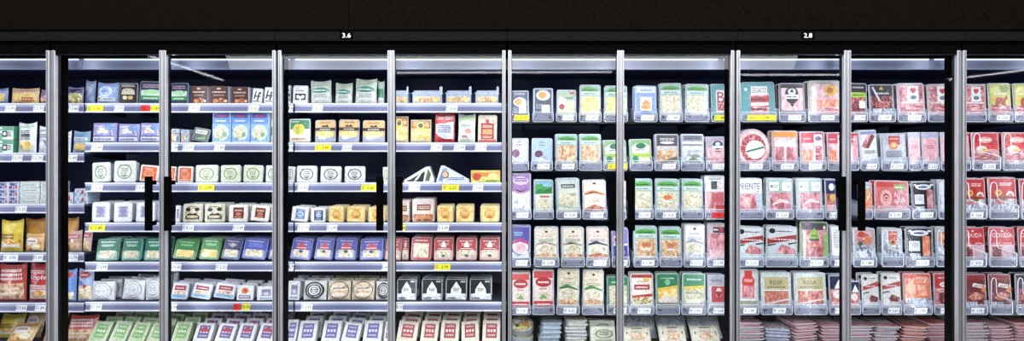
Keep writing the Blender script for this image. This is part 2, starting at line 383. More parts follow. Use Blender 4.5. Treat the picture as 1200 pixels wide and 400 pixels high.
style('whiteblue', 'pasta_pouch', 'bag', 'white pouch with blue pointed panel', 'bag:dfe2ea', .04, [(P, [(.4, .55), (.9, .55), (.66, .12)], '5880c4'), (S_, .55, .66, .7, .16, '303c64', 2), (R, .1, .84, .9, .92, '9098b8'), (E, .3, .28, .16, .12, wh)])
style('tealyel', 'pasta_pouch', 'bag', 'light teal pouch with yellow contents', 'bag:8cb0c8', .04, [(E, .5, .3, .34, .2, 'F:pasta'), (R, .1, .62, .9, .76, 'd8e4ec'), (S_, .5, .68, .6, .08, '285878'), (R, .1, .8, .9, .92, '5c8cb0')])
style('lilac', 'sliced_cheese_pack', 'pack', 'lilac cheese pack with pale cheese mound', 'cushion:a0a0d4', .05, [(R, .05, .05, .95, .94, '9494cc'), (P, [(.1, .34), (.14, .62), (.34, .78), (.5, .9), (.66, .78), (.88, .64), (.92, .34)], 'F:cheesew'), (R, .05, .1, .95, .3, 'e2e2f0'), (R, .05, .3, .95, .36, '6458a8'), (E, .74, .78, .2, .16, '6c94c8'), (S_, .5, .2, .74, .1, '54489c'), (S_, .3, .84, .36, .1, 'e8e8f8')])
style('smallclear', 'cheese_tray', 'tray', 'small clear pack of brown cheese rolls', 'tub:b4bccc:d4dae6', .07, [(E, .3, .4, .18, .3, 'F:tan'), (E, .66, .4, .2, .3, 'F:spark'), (R, .1, .74, .9, .96, 'c4cedc'), (S_, .5, .86, .5, .1, '404858')], 'tray')
style('tiltdark', 'cheese_pack', 'pack', 'tilted dark grey and green cheese pack', 'tray:c8ccd8:565c58', .03, [(R, .08, .06, .92, .94, '4c524c'), (R, .14, .55, .86, .86, 'd4d8cc'), (P, [(.14, .14), (.86, .14), (.86, .4)], '64a060'), (S_, .5, .7, .56, .16, '30343c', 2)])
style('bluebox', 'cheese_box', 'box', 'sky blue cheese carton with green plate picture', 'box:6c9cdc:c8d4ec', .07, [(R, .0, .0, 1, .62, '8cb8e0'), (E, .5, .34, .44, .26, 'ccdcd4'), (E, .42, .32, .3, .19, 'F:cheesew'), (E, .68, .28, .12, .08, '8cb890'), (E, .3, .14, .1, .05, '9cb49c'), (R, .1, .82, .9, .94, '4c58a4'), (S_, .5, .88, .56, .08, 'e83430'), (S_, .5, .72, .6, .08, wh), (R, .0, .0, 1, .06, 'c4d4ea')])
style('greensliver', 'grated_cheese_bag', 'bag', 'narrow green and white bag', 'bag:cfe4d4', .03, [(R, .1, .3, .9, .7, '3c9c68'), (R, .1, .05, .9, .3, wh)])
style('pepper', 'cheese_slices_pack', 'pack', 'green and cream pack with yellow pepper picture', 'tray:c8d4cc:dce4d4', .04, [(R, .06, .56, .96, .95, '1c8454'), (R, .06, .06, .96, .56, 'f0ecdc'), (E, .46, .56, .28, .24, 'e4d030'), (E, .4, .54, .1, .18, 'b8c030'), (E, .48, .8, .04, .07, '3c6c2c'), (S_, .3, .88, .4, .06, 'e0f0e4'), (R, .06, .06, .96, .24, 'e8d8c0'), (S_, .5, .16, .7, .1, 'a07058')])
style('tanband', 'sliced_cheese_pack', 'pack', 'tan cheese pack with black name band', 'tray:c4c8d4:dcae68', .04, [(R, .06, .28, .95, .96, 'e4b870'), (R, .06, .05, .95, .28, 'a4b0d0'), (E, .5, .36, .42, .16, 'F:cheese'), (R, .0, .52, 1, .66, '20201e'), (S_, .5, .59, .5, .07, 'f0e8d0'), (P, [(.3, .68), (.4, .78), (.5, .7), (.6, .8), (.7, .68)], '2c2822'), (S_, .5, .88, .5, .08, '8c6430'), (E, .36, .22, .2, .08, 'd8e0ec')])
style('egg', 'sliced_cheese_pack', 'pack', 'pale yellow sliced cheese with brown arched label', 'cushion:d8d4b0', .05, [(R, .06, .04, .95, .62, 'F:cheese'), (R, .04, .62, .96, .94, 'c0662c'), (E, .5, .72, .2, .17, 'f0d040'), (E, .5, .74, .12, .1, '404828'), (E, .2, .78, .1, .1, 'e8a850'), (E, .82, .76, .1, .1, 'e8b860'), (S_, .5, .9, .7, .06, 'f0e0b0'), (R, .1, .08, .9, .14, 'efe8d0')])
style('redtall', 'grated_cheese_bag', 'bag', 'tall red and white grated cheese bag', 'bag:d02c30', .05, [(R, .06, .12, .94, .6, 'dfe2e6'), (R, .06, .6, .94, .97, 'd42830'), (T, .5, .8, .15, 'Leerdam', wh), (S_, .5, .9, .6, .06, 'f4c4c0'), (P, [(.06, .6), (.94, .6), (.94, .68), (.06, .56)], 'f0f0f0'), (S_, .5, .42, .66, .26, '8890b0', 4), (R, .3, .02, .94, .11, 'c82430'), (P, [(.06, .12), (.5, .12), (.06, .3)], 'd03038')])
style('whitegreen', 'grated_cheese_bag', 'bag', 'white cheese pouch with pale green header', 'bag:e2e6de', .04, [(R, .06, .78, .94, .95, 'b8d4a4'), (E, .6, .42, .2, .09, 'e0a898'), (S_, .45, .62, .6, .1, '74a080', 2), (S_, .4, .24, .3, .1, 'c84848'), (R, .06, .04, .94, .12, 'd4e0cc')])
style('creamred', 'sliced_cheese_pack', 'pack', 'cream cheese pack with tall red label', 'tray:d4d0c0:efe4c4', .04, [(R, .06, .05, .95, .95, 'F:cheesew'), (R, .16, .12, .84, .7, 'b42c2c'), (P, [(.4, .7), (.6, .7), (.56, .84), (.44, .84)], 'c83430'), (R, .24, .3, .76, .48, 'd8a468'), (S_, .5, .58, .5, .1, 'f4dcc4', 2), (S_, .5, .2, .5, .1, 'f0c8b0', 2), (R, .06, .02, .95, .1, 'c83c38')])
def stamp(key, look, base, ringc, bg='d4d8da', name='soft_cheese_pack'):
    style(key, name, 'pack', look, f'tray:{bg}:{base}', .045, [(E, .5, .5, .42, .42, base), (O, .5, .5, .34, .34, .16, ringc), (E, .5, .5, .2, .2, base), (S_, .5, .52, .3, .3, ringc, 3), (P, [(.32, .36), (.68, .36), (.5, .24)], ringc), (S_, .5, .8, .5, .07, ringc)])
stamp('camem', 'white soft cheese in clear wrap with green stamp', 'e2e6da', '7c9078')
stamp('camemg', 'greenish soft cheese in square clear pack', 'dce2c8', '88986c')
stamp('camemd', 'white soft cheese with dark round stamp', 'e4e4e0', '50545c')
style('orangesq', 'soft_cheese_pack', 'pack', 'white cheese pack with square orange label', 'tray:d8d4d0:f0e8e0', .045, [(R, .12, .1, .9, .9, 'e4602c'), (E, .5, .5, .28, .28, 'f4a070'), (S_, .5, .52, .4, .24, 'c03c1c', 3), (S_, .5, .8, .5, .08, 'fbe0d0'), (R, .2, .14, .8, .2, 'f8c8a8')])
style('bwwedge', 'cheese_wedge', 'cheese', 'black and white striped cheese wedge', 'wedge2:e4e4e0:c8ccd4', .06, [(P, [(.1, .06), (.4, .4), (.52, .5), (.3, .06)], ink), (P, [(.42, .06), (.58, .56), (.7, .7), (.64, .06)], ink), (P, [(.7, .1), (.8, .86), (.9, .5), (.84, .1)], '686c48'), (S_, .3, .14, .4, .12, ink)])
style('blwedge', 'cheese_wedge', 'cheese', 'pale blue cheese wedge with brown badge', 'wedge:dce4f0:c4ccdc', .06, [(E, .26, .46, .13, .24, 'b08058'), (E, .26, .46, .08, .15, 'e0c8a8'), (P, [(.06, .08), (.14, .5), (.2, .5), (.2, .08)], '7898cc'), (S_, .6, .22, .5, .2, '5870a0', 2), (E, .26, .74, .08, .1, '88a4d4')])
style('yelrect', 'cheese_block', 'cheese', 'yellow cheese block with red print', 'box:e6d870:d8c860', .06, [(R, .02, .5, .98, .92, 'e8b050'), (S_, .5, .66, .8, .3, 'c8402c', 2), (R, .02, .06, .98, .4, 'dcd878'), (E, .2, .5, .14, .3, 'c85438'), (R, .5, .1, .9, .24, '90a848'), (E, .75, .6, .16, .2, 'f0dc90')])
style('carton', 'drink_carton', 'carton', 'blue, white and red patterned carton', 'box:cfd4e4:c8d0e0', .1, [(R, .02, .1, .3, .5, '34407c'), (R, .3, .5, .6, .9, '485894'), (R, .62, .15, .85, .6, 'c83c3c'), (E, .2, .75, .12, .2, '2c3870'), (E, .75, .8, .1, .14, '8894c4'), (R, .4, .06, .55, .4, '687cb4')])
style('check', 'drink_carton', 'carton', 'white and blue chequered carton', 'box:d4dce8:b8c4d8', .1, [(R, .05+.18*i, .1+.4*((i+j) % 2), .17+.18*i, .45+.4*((i+j) % 2), '8ca4c8') for i in range(5) for j in (0,)] + [(R, .55, .3, .72, .75, 'c84848')])
style('whitebox', 'cream_carton', 'carton', 'flat white carton', 'box:e2e6e4:c4ccd0', .1, [(R, .05, .68, .95, .8, 'b0c4bc'), (S_, .55, .45, .6, .28, '6c8c88'), (E, .2, .45, .1, .25, 'c0d0c8'), (R, .05, .08, .95, .18, 'ccd4d8')])
style('bunpack', 'bread_pack', 'bag', 'orange bread pack with white emblem band', 'bag:e09830', .05, [(R, .06, .5, .94, .94, 'e8a838'), (P, [(.15, .3), (.35, .5), (.7, .42), (.85, .28)], 'e8e4ec'), (S_, .5, .36, .4, .12, 'b03c58'), (R, .08, .06, .92, .26, 'F:bread')])
style('bunlow', 'bread_pack', 'bag', 'clear wrapped golden bread rolls', 'bag:dcbc84', .05, [(R, .08, .08, .92, .62, 'F:bread'), (E, .45, .62, .34, .22, 'e8e0d8'), (S_, .5, .66, .44, .14, 'a04858'), (R, .1, .84, .9, .94, 'd09848'), (E, .7, .3, .2, .18, 'f4e8c0')])
style('yellowbag', 'bread_pack', 'bag', 'yellow topped bag of sliced bread', 'bag:dcc430', .05, [(R, .06, .62, .94, .94, 'e0c820'), (P, [(.06, .2), (.4, .5), (.94, .4), (.94, .1), (.06, .06)], 'F:bread'), (S_, .4, .5, .6, .2, '8c5434', 2), (P, [(.1, .1), (.9, .1), (.9, .24), (.1, .34)], 'e4dccc')])
style('tanwrap', 'bread_pack', 'bag', 'tan wrapped rolls with pink label', 'bag:d4b4a0', .04, [(E, .5, .32, .4, .26, 'F:tan'), (R, .1, .66, .9, .86, 'c86478'), (S_, .5, .76, .6, .1, 'f8e0e0'), (E, .4, .56, .16, .1, 'f0e8ec')])
style('butterfly', 'sliced_cheese_pack', 'pack', 'cream cheese pack with black butterfly emblem', 'tray:c4c8c8:e8e0c0', .04, [(R, .08, .06, .93, .93, 'F:cheesew'), (E, .27, .68, .13, .11, ink), (E, .73, .7, .13, .1, ink), (P, [(.14, .16), (.14, .32), (.34, .5), (.5, .44), (.66, .52), (.86, .32), (.86, .16)], ink), (E, .5, .32, .3, .05, 'e8d8a8'), (S_, .5, .24, .56, .07, 'e0d8b0'), (S_, .5, .84, .5, .06, '605840')])
style('purplesq', 'sliced_cheese_pack', 'pack', 'white cheese pack with grey purple print', 'tray:d0d4dc:e8e8ec', .045, [(R, .14, .12, .88, .9, 'f0eef2'), (R, .26, .24, .8, .8, 'c4c0d4'), (E, .52, .55, .2, .17, '9c94b8'), (S_, .52, .32, .44, .12, '685c88', 2), (S_, .52, .74, .44, .08, '807498')])
style('redsq', 'sliced_cheese_pack', 'pack', 'white cheese pack with square dark red label', 'tray:d4d0cc:f0ece4', .045, [(R, .08, .06, .93, .94, 'ece6dc'), (R, .24, .22, .8, .84, '7c2420'), (S_, .52, .66, .4, .14, 'e8d0b0', 2), (E, .52, .46, .16, .1, 'c8805c'), (S_, .52, .3, .4, .1, 'e0b8a0')])
style('bluesq', 'sliced_cheese_pack', 'pack', 'white cheese pack with round blue emblem', 'tray:d4d8dc:f0f0e8', .045, [(R, .08, .06, .93, .94, 'efece0'), (R, .26, .18, .8, .86, '4c78b8'), (E, .53, .52, .2, .2, 'c4d8ec'), (S_, .53, .52, .3, .16, '28508c', 2), (S_, .53, .78, .4, .07, 'e8f0f8'), (S_, .53, .26, .4, .08, 'd0e0f0')])
style('navysq', 'sliced_cheese_pack', 'pack', 'white cheese pack with dark blue label', 'tray:d0d4d8:eceae0', .045, [(R, .08, .06, .93, .94, 'e8e6dc'), (R, .22, .14, .84, .84, '20346c'), (E, .53, .5, .2, .18, 'a8bcdc'), (S_, .53, .74, .44, .1, 'e0e4f0'), (S_, .53, .24, .4, .1, 'c0ccdc')])
style('yellowsq', 'sliced_cheese_pack', 'pack', 'yellow sliced cheese in square pack', 'tray:d8ccb0:eccc74', .045, [(R, .08, .06, .93, .94, 'F:cheese'), (E, .5, .5, .28, .28, 'e0a030'), (S_, .5, .54, .36, .24, 'f4e4a8', 3), (P, [(.3, .24), (.5, .4), (.7, .24)], 'c48428'), (S_, .5, .84, .6, .07, 'a87430')])
style('brownbig', 'sliced_cheese_pack', 'pack', 'larger pink cheese pack with brown label', 'tray:d0c4c0:e8d4c0', .05, [(R, .06, .04, .95, .34, 'F:grill'), (R, .06, .34, .95, .76, 'ecd8c8'), (R, .22, .5, .84, .76, '8c5434'), (S_, .53, .62, .5, .14, 'e8ccac', 2), (R, .06, .8, .95, .95, 'd4c8cc'), (S_, .5, .2, .7, .14, 'e8a868', 2)])
def slicewin(key, look, top, win, em, base, extra=()):
    style(key, 'sliced_cheese_pack', 'pack', look, f'tray:{base}:{top}', .035, [(R, .04, .42, .96, .97, top), (R, .04, .04, .96, .42, base), (R, .14, .12, .86, .46, win), (S_, .5, .86, .66, .09, em), (S_, .5, .7, .5, .12, em, 2)] + list(extra))
slicewin('tealtop', 'white cheese slices under dark teal header', '1c7c60', 'F:cheesew', 'd0ecdc', '88b8ac')
slicewin('greentop', 'cheese slices under bright green header', '1c8c34', 'F:cheese', 'b0e0a8', '88b088')
slicewin('indigotop', 'cheese slices under slate blue header', '343c78', 'F:cheesew', 'b8b8d4', '8890b8', [(E, .5, .68, .14, .1, 'c8b0a0')])
slicewin('bluetop', 'cheese slices under purple blue header', '3c4cac', 'F:cheesew', 'c0c8f0', '8c98cc', [(R, .2, .56, .8, .74, '5c6cc4')])
slicewin('vioredtop', 'violet cheese pack with red mountain emblem', '3c44a0', 'F:cheesew', 'b8b8e8', '9098d0', [(P, [(.28, .56), (.5, .84), (.72, .56)], 'c42838'), (R, .24, .5, .76, .6, 'd03440'), (S_, .5, .55, .44, .05, wh), (E, .5, .38, .1, .07, '485058')])
slicewin('redtop', 'red cheese slices pack with white crest', 'b81c28', 'F:cheesew', 'f0c8c0', 'd8b0ac', [(P, [(.36, .58), (.42, .76), (.5, .86), (.58, .76), (.64, .58)], 'f0ece8'), (S_, .5, .52, .6, .06, 'f8e8e0'), (E, .5, .2, .1, .06, '585c60')])
style('redbigwin', 'sliced_cheese_pack', 'pack', 'red edged pack with large cream window', 'tray:d8a8a8:b82430', .035, [(R, .04, .74, .96, .97, 'b82430'), (R, .12, .12, .88, .74, 'F:cheesew'), (R, .04, .03, .96, .12, 'c4404c'), (S_, .5, .86, .6, .1, 'f4d0cc'), (R, .2, .62, .8, .7, 'e8dcc8')])
style('redfresh', 'bread_pack', 'bag', 'red and white bakery bag with script lettering', 'bag:c43434', .06, [(P, [(.05, .5), (.95, .66), (.95, .94), (.05, .94)], 'a82028'), (T, .52, .64, .16, 'Krapfen', wh, .9), (R, .06, .06, .94, .44, 'e4d8d4'), (S_, .5, .36, .8, .12, 'c8444c', 2), (E, .5, .2, .3, .1, 'F:bread'), (S_, .4, .8, .7, .1, 'f0d0c8', 2)])
style('redstripe', 'bread_pack', 'bag', 'red and cream striped bakery bag', 'bag:c85048', .06, [(R, .05, .05, .95, .5, 'F:tan'), (P, [(.05, .3), (.95, .4), (.95, .52), (.05, .42)], 'e0643c'), (P, [(.05, .14), (.95, .2), (.95, .3), (.05, .24)], 'f0e0d4'), (S_, .5, .72, .8, .34, 'f0dcd8', 3), (S_, .5, .36, .7, .08, 'fae8dc')])
style('carloni', 'gnocchi_bag', 'bag', 'light blue gnocchi bag with red oval emblem', 'bag:a8c0e4', .05, [(R, .06, .06, .94, .5, 'F:gnocchi'), (P, [(.06, .4), (.4, .56), (.94, .46), (.94, .82), (.06, .82)], 'b4cbea'), (E, .5, .86, .38, .1, 'c43038'), (S_, .5, .86, .5, .07, wh), (E, .6, .5, .1, .07, 'd85048'), (E, .3, .6, .2, .08, '5c88cc')])
style('bluegn', 'gnocchi_bag', 'bag', 'blue gnocchi bag partly hidden at its edge', 'bag:88a8e0', .05, [(R, .1, .06, .9, .3, 'F:gnocchi'), (R, .1, .36, .9, .78, '6c98dc'), (E, .5, .86, .36, .08, 'c03c44')])
def swirl(key, look, base, c, name='soft_cheese_pack'):
    style(key, name, 'pack', look, f'cushion:{base}', .05, [(E, .5, .5, .46, .45, 'f0f1f2')] + [(O, .5, .5, .44-.13*i, .44-.13*i, .22 if c < '4' else .1, c) for i in range(3)] + [(S_, .5, .5, .26, .16, c, 2), (P, [(.2, .3), (.45, .16), (.8, .3), (.5, .22)], c)])
swirl('roundwhite', 'round white cheese in clear wrap', 'eceef2', 'b4bac4')
swirl('roundblack', 'white cheese pack with black spiral stamp', 'e4e4e2', '2c2c30')
style('doily', 'soft_cheese_pack', 'pack', 'cream and brown cheese under lacy white label', 'cushion:d4c8ac', .05, [(E, .5, .5, .45, .44, 'F:tan'), (P, [(.1, .56), (.3, .74), (.5, .66), (.7, .76), (.92, .56), (.7, .46), (.5, .52), (.3, .46)], 'efe8dc'), (E, .5, .28, .3, .1, 'f0e8d8'), (S_, .5, .6, .5, .1, '54483c', 2), (O, .5, .5, .46, .45, .07, '4c4438')])
style('bluered', 'sliced_cheese_pack', 'pack', 'white and blue pack with red oval label', 'tray:c0c8d4:dfe4ec', .04, [(R, .08, .06, .93, .94, 'e6e8ee'), (R, .16, .54, .84, .82, 'a8303c'), (S_, .5, .68, .5, .12, 'f8e0dc'), (R, .08, .08, .93, .3, '9cc0dc'), (E, .5, .4, .34, .1, 'F:tan'), (S_, .5, .2, .6, .08, '4870a4')])
style('orangeem', 'sliced_cheese_pack', 'pack', 'white cheese pack with round orange emblem', 'tray:d4d4d8:f2f0ea', .05, [(R, .08, .05, .93, .95, 'f0eee8'), (E, .5, .64, .22, .2, 'e89020'), (E, .52, .66, .1, .1, 'c83c24'), (R, .16, .12, .86, .36, '8c8cac'), (S_, .5, .24, .56, .12, wh, 2)])
style('greypurp', 'sliced_cheese_pack', 'pack', 'white cheese stack with grey violet label', 'tray:d0d4da:ecece8', .06, [(R, .08, .05, .93, .95, 'e8e8ea'), (R, .28, .3, .86, .8, 'a8a0b8'), (S_, .56, .66, .44, .12, '504c74', 2), (E, .56, .46, .16, .1, 'dcd4dc'), (R, .2, .1, .9, .2, '98b4cc')])
style('blackcrest', 'sliced_cheese_pack', 'pack', 'black cheese pack with white crest', 'tray:c8ccd4:101014', .04, [(R, .05, .3, .95, .97, '101014'), (R, .05, .05, .95, .32, 'F:mozz'), (P, [(.24, .3), (.26, .52), (.36, .68), (.5, .88), (.64, .68), (.74, .52), (.76, .3)], 'ecece4'), (S_, .5, .5, .26, .16, '30302c', 3), (P, [(.1, .3), (.4, .36), (.9, .3), (.9, .2), (.1, .18)], 'e8ecf0'), (R, .7, .84, .92, .92, 'c8ccd0'), (S_, .3, .12, .4, .1, '24242c')])
def lean_sl(key, look, frame, c, em, base='f0ece0'):
    style(key, 'cheese_carton', 'pack', look, f'box:{base}:{frame}', .045, [(R, .06, .04, .94, .97, frame), (R, .2, .22, .82, .86, c), (S_, .52, .74, .46, .1, em, 2), (R, .28, .48, .4, .6, em), (R, .45, .48, .57, .6, em), (R, .62, .48, .74, .6, em), (S_, .52, .34, .46, .1, em, 2)])
lean_sl('slgreen', 'pale green cheese carton leaning back', 'c8dcb0', '88bc6c', 'e4f4d4')
lean_sl('slpurple', 'white cheese carton with purple label', 'e8e8ea', '6c60a8', 'e0d8f0')
lean_sl('slpurplered', 'purple label carton with red crest', 'e8e8ec', '6c5498', 'e8d8e8')
STY['slpurplered']['art'] += [(P, [(.3, .6), (.52, .86), (.74, .6)], 'b82c40'), (R, .26, .54, .78, .62, 'c43848')]
lean_sl('slred', 'cream cheese carton with red label', 'ece4cc', 'b02c34', 'f0d4cc')
# --- right cabinets: cheese slices and cold cuts in clear trays
def tp(key, look, top, food, fr='c4d0dc', name='sliced_meat_pack', split=.64, art=(), back=None, t=.02):
    style(key, name, 'pack', look, f'tray:{fr}:{back or fr}', t, [(R, .08, .1, .92, split, food), (R, .06, split, .94, .96, top)] + list(art), 'tray')
C_ = 'sliced_cheese_pack'
tp('eggdark', 'slate blue pack with fried egg emblem', '4c5c7c', '4c5c7c', art=[(E, .5, .6, .36, .16, 'f0f0ec'), (E, .42, .6, .2, .11, 'e8a820'), (E, .74, .5, .14, .06, 'f0f0ec'), (R, .44, .2, .86, .44, 'e8ecec'), (S_, .5, .88, .6, .08, 'd0d8e0', 2), (S_, .26, .3, .24, .2, 'b4bcc8', 3)], name=C_)
STY['eggdark2'] = dict(STY['eggdark']); STY['eggdark2'].update(look='slate blue pack with fried egg emblem set high', art=[(R, .08, .1, .92, .96, '44546c'), (E, .5, .76, .36, .16, 'f0f0ec'), (E, .46, .77, .2, .11, 'e8a028'), (R, .42, .2, .84, .46, 'e8ecec'), (S_, .5, .93, .5, .05, 'd0d8e0'), (S_, .3, .4, .3, .16, 'b4bcc8', 3)])
tp('palecream', 'pale green and cream pack with red seal', 'b8ccb4', 'dfe2c4', art=[(R, .12, .5, .5, .74, 'f0eee0'), (E, .26, .42, .14, .1, 'b4444c'), (S_, .6, .72, .5, .08, '50705c', 2), (R, .5, .3, .88, .52, 'e8dcb0'), (R, .66, .84, .92, .93, 'c87868')], name=C_)
def greenT(key, look, food, dot=None, fr='b4ccd0'):
    a = [(E, .5, .84, .44, .09, '5cac48'), (R, .06, .7, .94, .8, 'd0e0dc'), (S_, .5, .85, .6, .05, '1c5c30'), (S_, .5, .74, .6, .06, '6c8c84'), (R, .2, .14, .8, .2, 'd8e0e0')]
    if dot: a += [(E, .5, .5, .18, .06, dot), (R, .3, .36, .7, .4, 'f0f0ea')]
    tp(key, look, 'a0c4b4', food, fr, C_, .66, a)
greenT('gcheese', 'pale blue pack with green banner over yellow cheese', 'F:cheese')
greenT('gtan', 'pale blue pack with green banner over tan slices', 'F:tan')
greenT('gwhite', 'pale blue pack with green banner over white cheese', 'F:cheesew')
greenT('gorange', 'pale pack with green banner and orange seal', 'F:cheesew', 'e07838')
greenT('gham', 'pale blue pack with green banner over orange slices', 'F:tan', 'd07850')
tp('whitemound', 'white and lavender pack with white cheese mound', 'd8d4e4', 'e4e4ea', 'c4c8dc', C_, .6, [(E, .34, .48, .2, .14, '8c5478'), (P, [(.2, .16), (.34, .34), (.6, .42), (.88, .2), (.8, .12)], 'F:mozz'), (S_, .5, .78, .3, .06, '585878'), (S_, .5, .88, .2, .05, '585878')])
tp('bluemound', 'light blue pack with white cheese mound', 'b4cce0', 'b8cede', 'b8cce0', C_, .6, [(E, .34, .46, .2, .12, '784468'), (P, [(.2, .16), (.34, .34), (.6, .42), (.88, .2), (.8, .12)], 'F:mozz'), (S_, .5, .76, .3, .06, '485878'), (S_, .5, .86, .2, .05, '485878')])
tp('limegreen', 'lime and green cheese pack with oval badge', '88b878', 'd8dca8', 'a8c4a4', C_, .62, [(E, .5, .68, .44, .18, 'e4ece0'), (E, .5, .76, .24, .1, '2c7c54'), (R, .08, .38, .92, .48, 'a8cc30'), (E, .24, .3, .14, .12, '2c9478'), (R, .4, .14, .88, .34, 'ece8c8'), (S_, .5, .62, .5, .06, '48745c')])
tp('purpletall', 'tall purple and white cheese pack', 'a47cb8', 'eeecec', 'd0c4dc', C_, .58, [(E, .5, .82, .4, .1, 'd8c0e0'), (S_, .5, .84, .6, .1, '6c3c88', 2), (P, [(.06, .64), (.5, .54), (.94, .64), (.94, .58), (.5, .48), (.06, .58)], 'c488b8'), (E, .5, .34, .34, .18, 'F:mozz'), (S_, .4, .16, .5, .06, '806088')])
tp('greenred', 'white pack with green meadow and red name', '4ca458', 'dce4d8', 'b8ccc8', C_, .66, [(P, [(.06, .66), (.3, .76), (.6, .68), (.94, .8), (.94, .62), (.06, .6)], '2c8848'), (E, .7, .86, .26, .06, '90c8e0'), (S_, .55, .54, .5, .09, 'c43c30'), (E, .5, .3, .36, .18, 'F:cheesew'), (R, .06, .88, .94, .95, '88bcd4')])
tp('greydark', 'grey pack with dark green name band', 'c8d0cc', 'dcdcc8', 'bcc8cc', C_, .7, [(R, .2, .74, .8, .84, '3c5450'), (S_, .5, .79, .5, .06, 'd8e0d8'), (E, .5, .4, .34, .2, 'F:cheesew'), (S_, .72, .56, .2, .08, '6c8c74', 2), (P, [(.08, .26), (.92, .14), (.92, .2), (.08, .32)], 'b4c8b4')])
tp('creamorange', 'cream pack with orange swirl and brown slice', 'e8dccc', 'e8e2d0', 'ccccc8', C_, .6, [(P, [(.08, .58), (.4, .66), (.92, .56), (.92, .62), (.4, .72), (.08, .64)], 'dc8438'), (S_, .5, .66, .4, .05, 'b8542c'), (P, [(.08, .2), (.5, .32), (.92, .22), (.92, .12), (.08, .12)], 'F:grill'), (E, .5, .9, .08, .03, '7c2c28'), (E, .5, .44, .3, .08, 'F:cheesew')])
tp('creamplain', 'cream cheese pack half hidden by the door handle', 'e0d8c4', 'F:cheesew', 'd0d0c4', C_, .6, [(S_, .5, .66, .5, .06, 'a89878', 2)])
tp('purplepink', 'purple pack with pink and white swirl', '5c54a4', '7c6cb4', '9c94c8', C_, .62, [(E, .5, .44, .4, .2, 'f4e8f0'), (E, .5, .4, .3, .14, 'F:pink'), (P, [(.08, .3), (.4, .16), (.92, .34), (.92, .14), (.08, .12)], 'dcecec'), (S_, .4, .78, .4, .12, '88d0d8', 2), (P, [(.08, .56), (.5, .68), (.92, .56), (.92, .5), (.5, .62), (.08, .5)], 'c4387c')])
def creamT(key, look, txt, low, fr='d0d0cc', top='e8dcc8', swo='b8a890'):
    tp(key, look, top, 'ece6d4', fr, C_, .6, [(E, .5, .88, .07, .03, '6c2830'), (S_, .5, .76, .4, .05, 'b89888'), (S_, .5, .64, .66, .08, txt, 2), (P, [(.08, .5), (.4, .58), (.92, .48), (.92, .52), (.4, .63), (.08, .55)], swo), (E, .5, .38, .34, .12, 'F:cheesew'), (P, [(.08, .14), (.92, .14), (.92, .24), (.5, .3), (.08, .24)], low)])
creamT('creamteal', 'cream cheese pack with teal lettering', '54a0a0', 'F:tan')
creamT('creamrose', 'cream cheese pack with rose top and dark swirl', '8090a0', 'F:grill', top='ecd4c4', swo='3c4c64')
creamT('creamgreen', 'tall cream cheese pack with green swirl', 'a8a890', 'F:tan', top='e4dabc', swo='5c9c54')
creamT('creamred2', 'white cheese pack with pale grey swirl', 'a8b0b4', 'F:mozz', top='eceae4', swo='a8b4bc')
tp('purple3', 'purple pack with red number and white flags', '8c84c4', '4c40a0', 'b0b0d4', C_, .52, [(E, .25, .68, .18, .12, 'f0e0e0'), (T, .62, .66, .22, '3', 'd02c30'), (R, .08, .5, .92, .56, 'e8e4f0'), (S_, .5, .3, .6, .1, 'c8c0ec', 2), (E, .2, .68, .08, .06, 'd03c3c'), (E, .5, .88, .3, .05, 'a8d0b0')])
tp('redbrand', 'white cheese pack with red oval name', 'd85450', 'ecdcd4', 'd4ccc8', C_, .8, [(E, .5, .7, .38, .12, 'c02c34'), (S_, .5, .7, .5, .07, wh), (S_, .5, .54, .4, .05, 'c86860'), (E, .5, .36, .3, .1, 'F:cheesew'), (P, [(.3, .3), (.5, .42), (.7, .3)], '7cac6c'), (R, .06, .1, .94, .24, 'd03c38'), (S_, .5, .17, .6, .05, 'f4dcd4')])
tp('redcap', 'white cheese pack with red cap and green herbs', 'b82c34', 'efe6d8', 'd4ccc4', C_, .88, [(R, .16, .56, .84, .7, 'b4343c'), (S_, .5, .63, .5, .07, wh), (S_, .5, .78, .5, .05, 'b8a890'), (P, [(.06, .4), (.94, .46), (.94, .38), (.06, .34)], 'c03c44'), (E, .5, .28, .4, .1, 'F:salad'), (E, .7, .84, .12, .06, 'e8c050')])
tp('greenframe', 'green framed pack with cream window', '1c8c54', 'F:cheesew', '3c9c6c', C_, .74, [(S_, .5, .84, .6, .08, 'c8ecd4'), (R, .18, .3, .82, .66, 'ece4c4'), (S_, .5, .5, .5, .16, 'a8a478', 3)])
tp('greenyel', 'dark green cheese pack with yellow ribbon', '2c8858', 'F:cheese', '8cb49c', C_, .6, [(P, [(.06, .52), (.94, .6), (.94, .68), (.06, .6)], 'e8c830'), (E, .5, .76, .12, .08, '88c49c'), (R, .06, .12, .94, .24, '8c948c'), (P, [(.1, .3), (.5, .42), (.92, .36), (.92, .22), (.1, .22)], 'e8d8cc'), (S_, .5, .87, .6, .06, 'c0e4cc')])
tp('greenpale', 'bright pale cheese pack with green top and yellow ribbon', '4c9c70', 'F:cheesew', 'b4ccc0', C_, .64, [(P, [(.06, .56), (.94, .6), (.94, .68), (.06, .64)], 'e8d040'), (S_, .5, .48, .7, .06, '90b090'), (S_, .5, .84, .6, .08, 'd0ecd8'), (R, .2, .2, .8, .3, 'f0f0e0')])
tp('bluecheesebox', 'blue and white pack with orange cheese picture', 'dfe6f0', '8ca4dc', 'a8bce0', C_, .78, [(S_, .5, .86, .5, .07, '4c68b4', 2), (R, .24, .24, .78, .66, 'e4e0d0'), (E, .5, .36, .24, .08, 'F:bread'), (P, [(.28, .44), (.5, .58), (.76, .44)], 'e89838'), (E, .5, .2, .26, .05, '2c4ca0')])
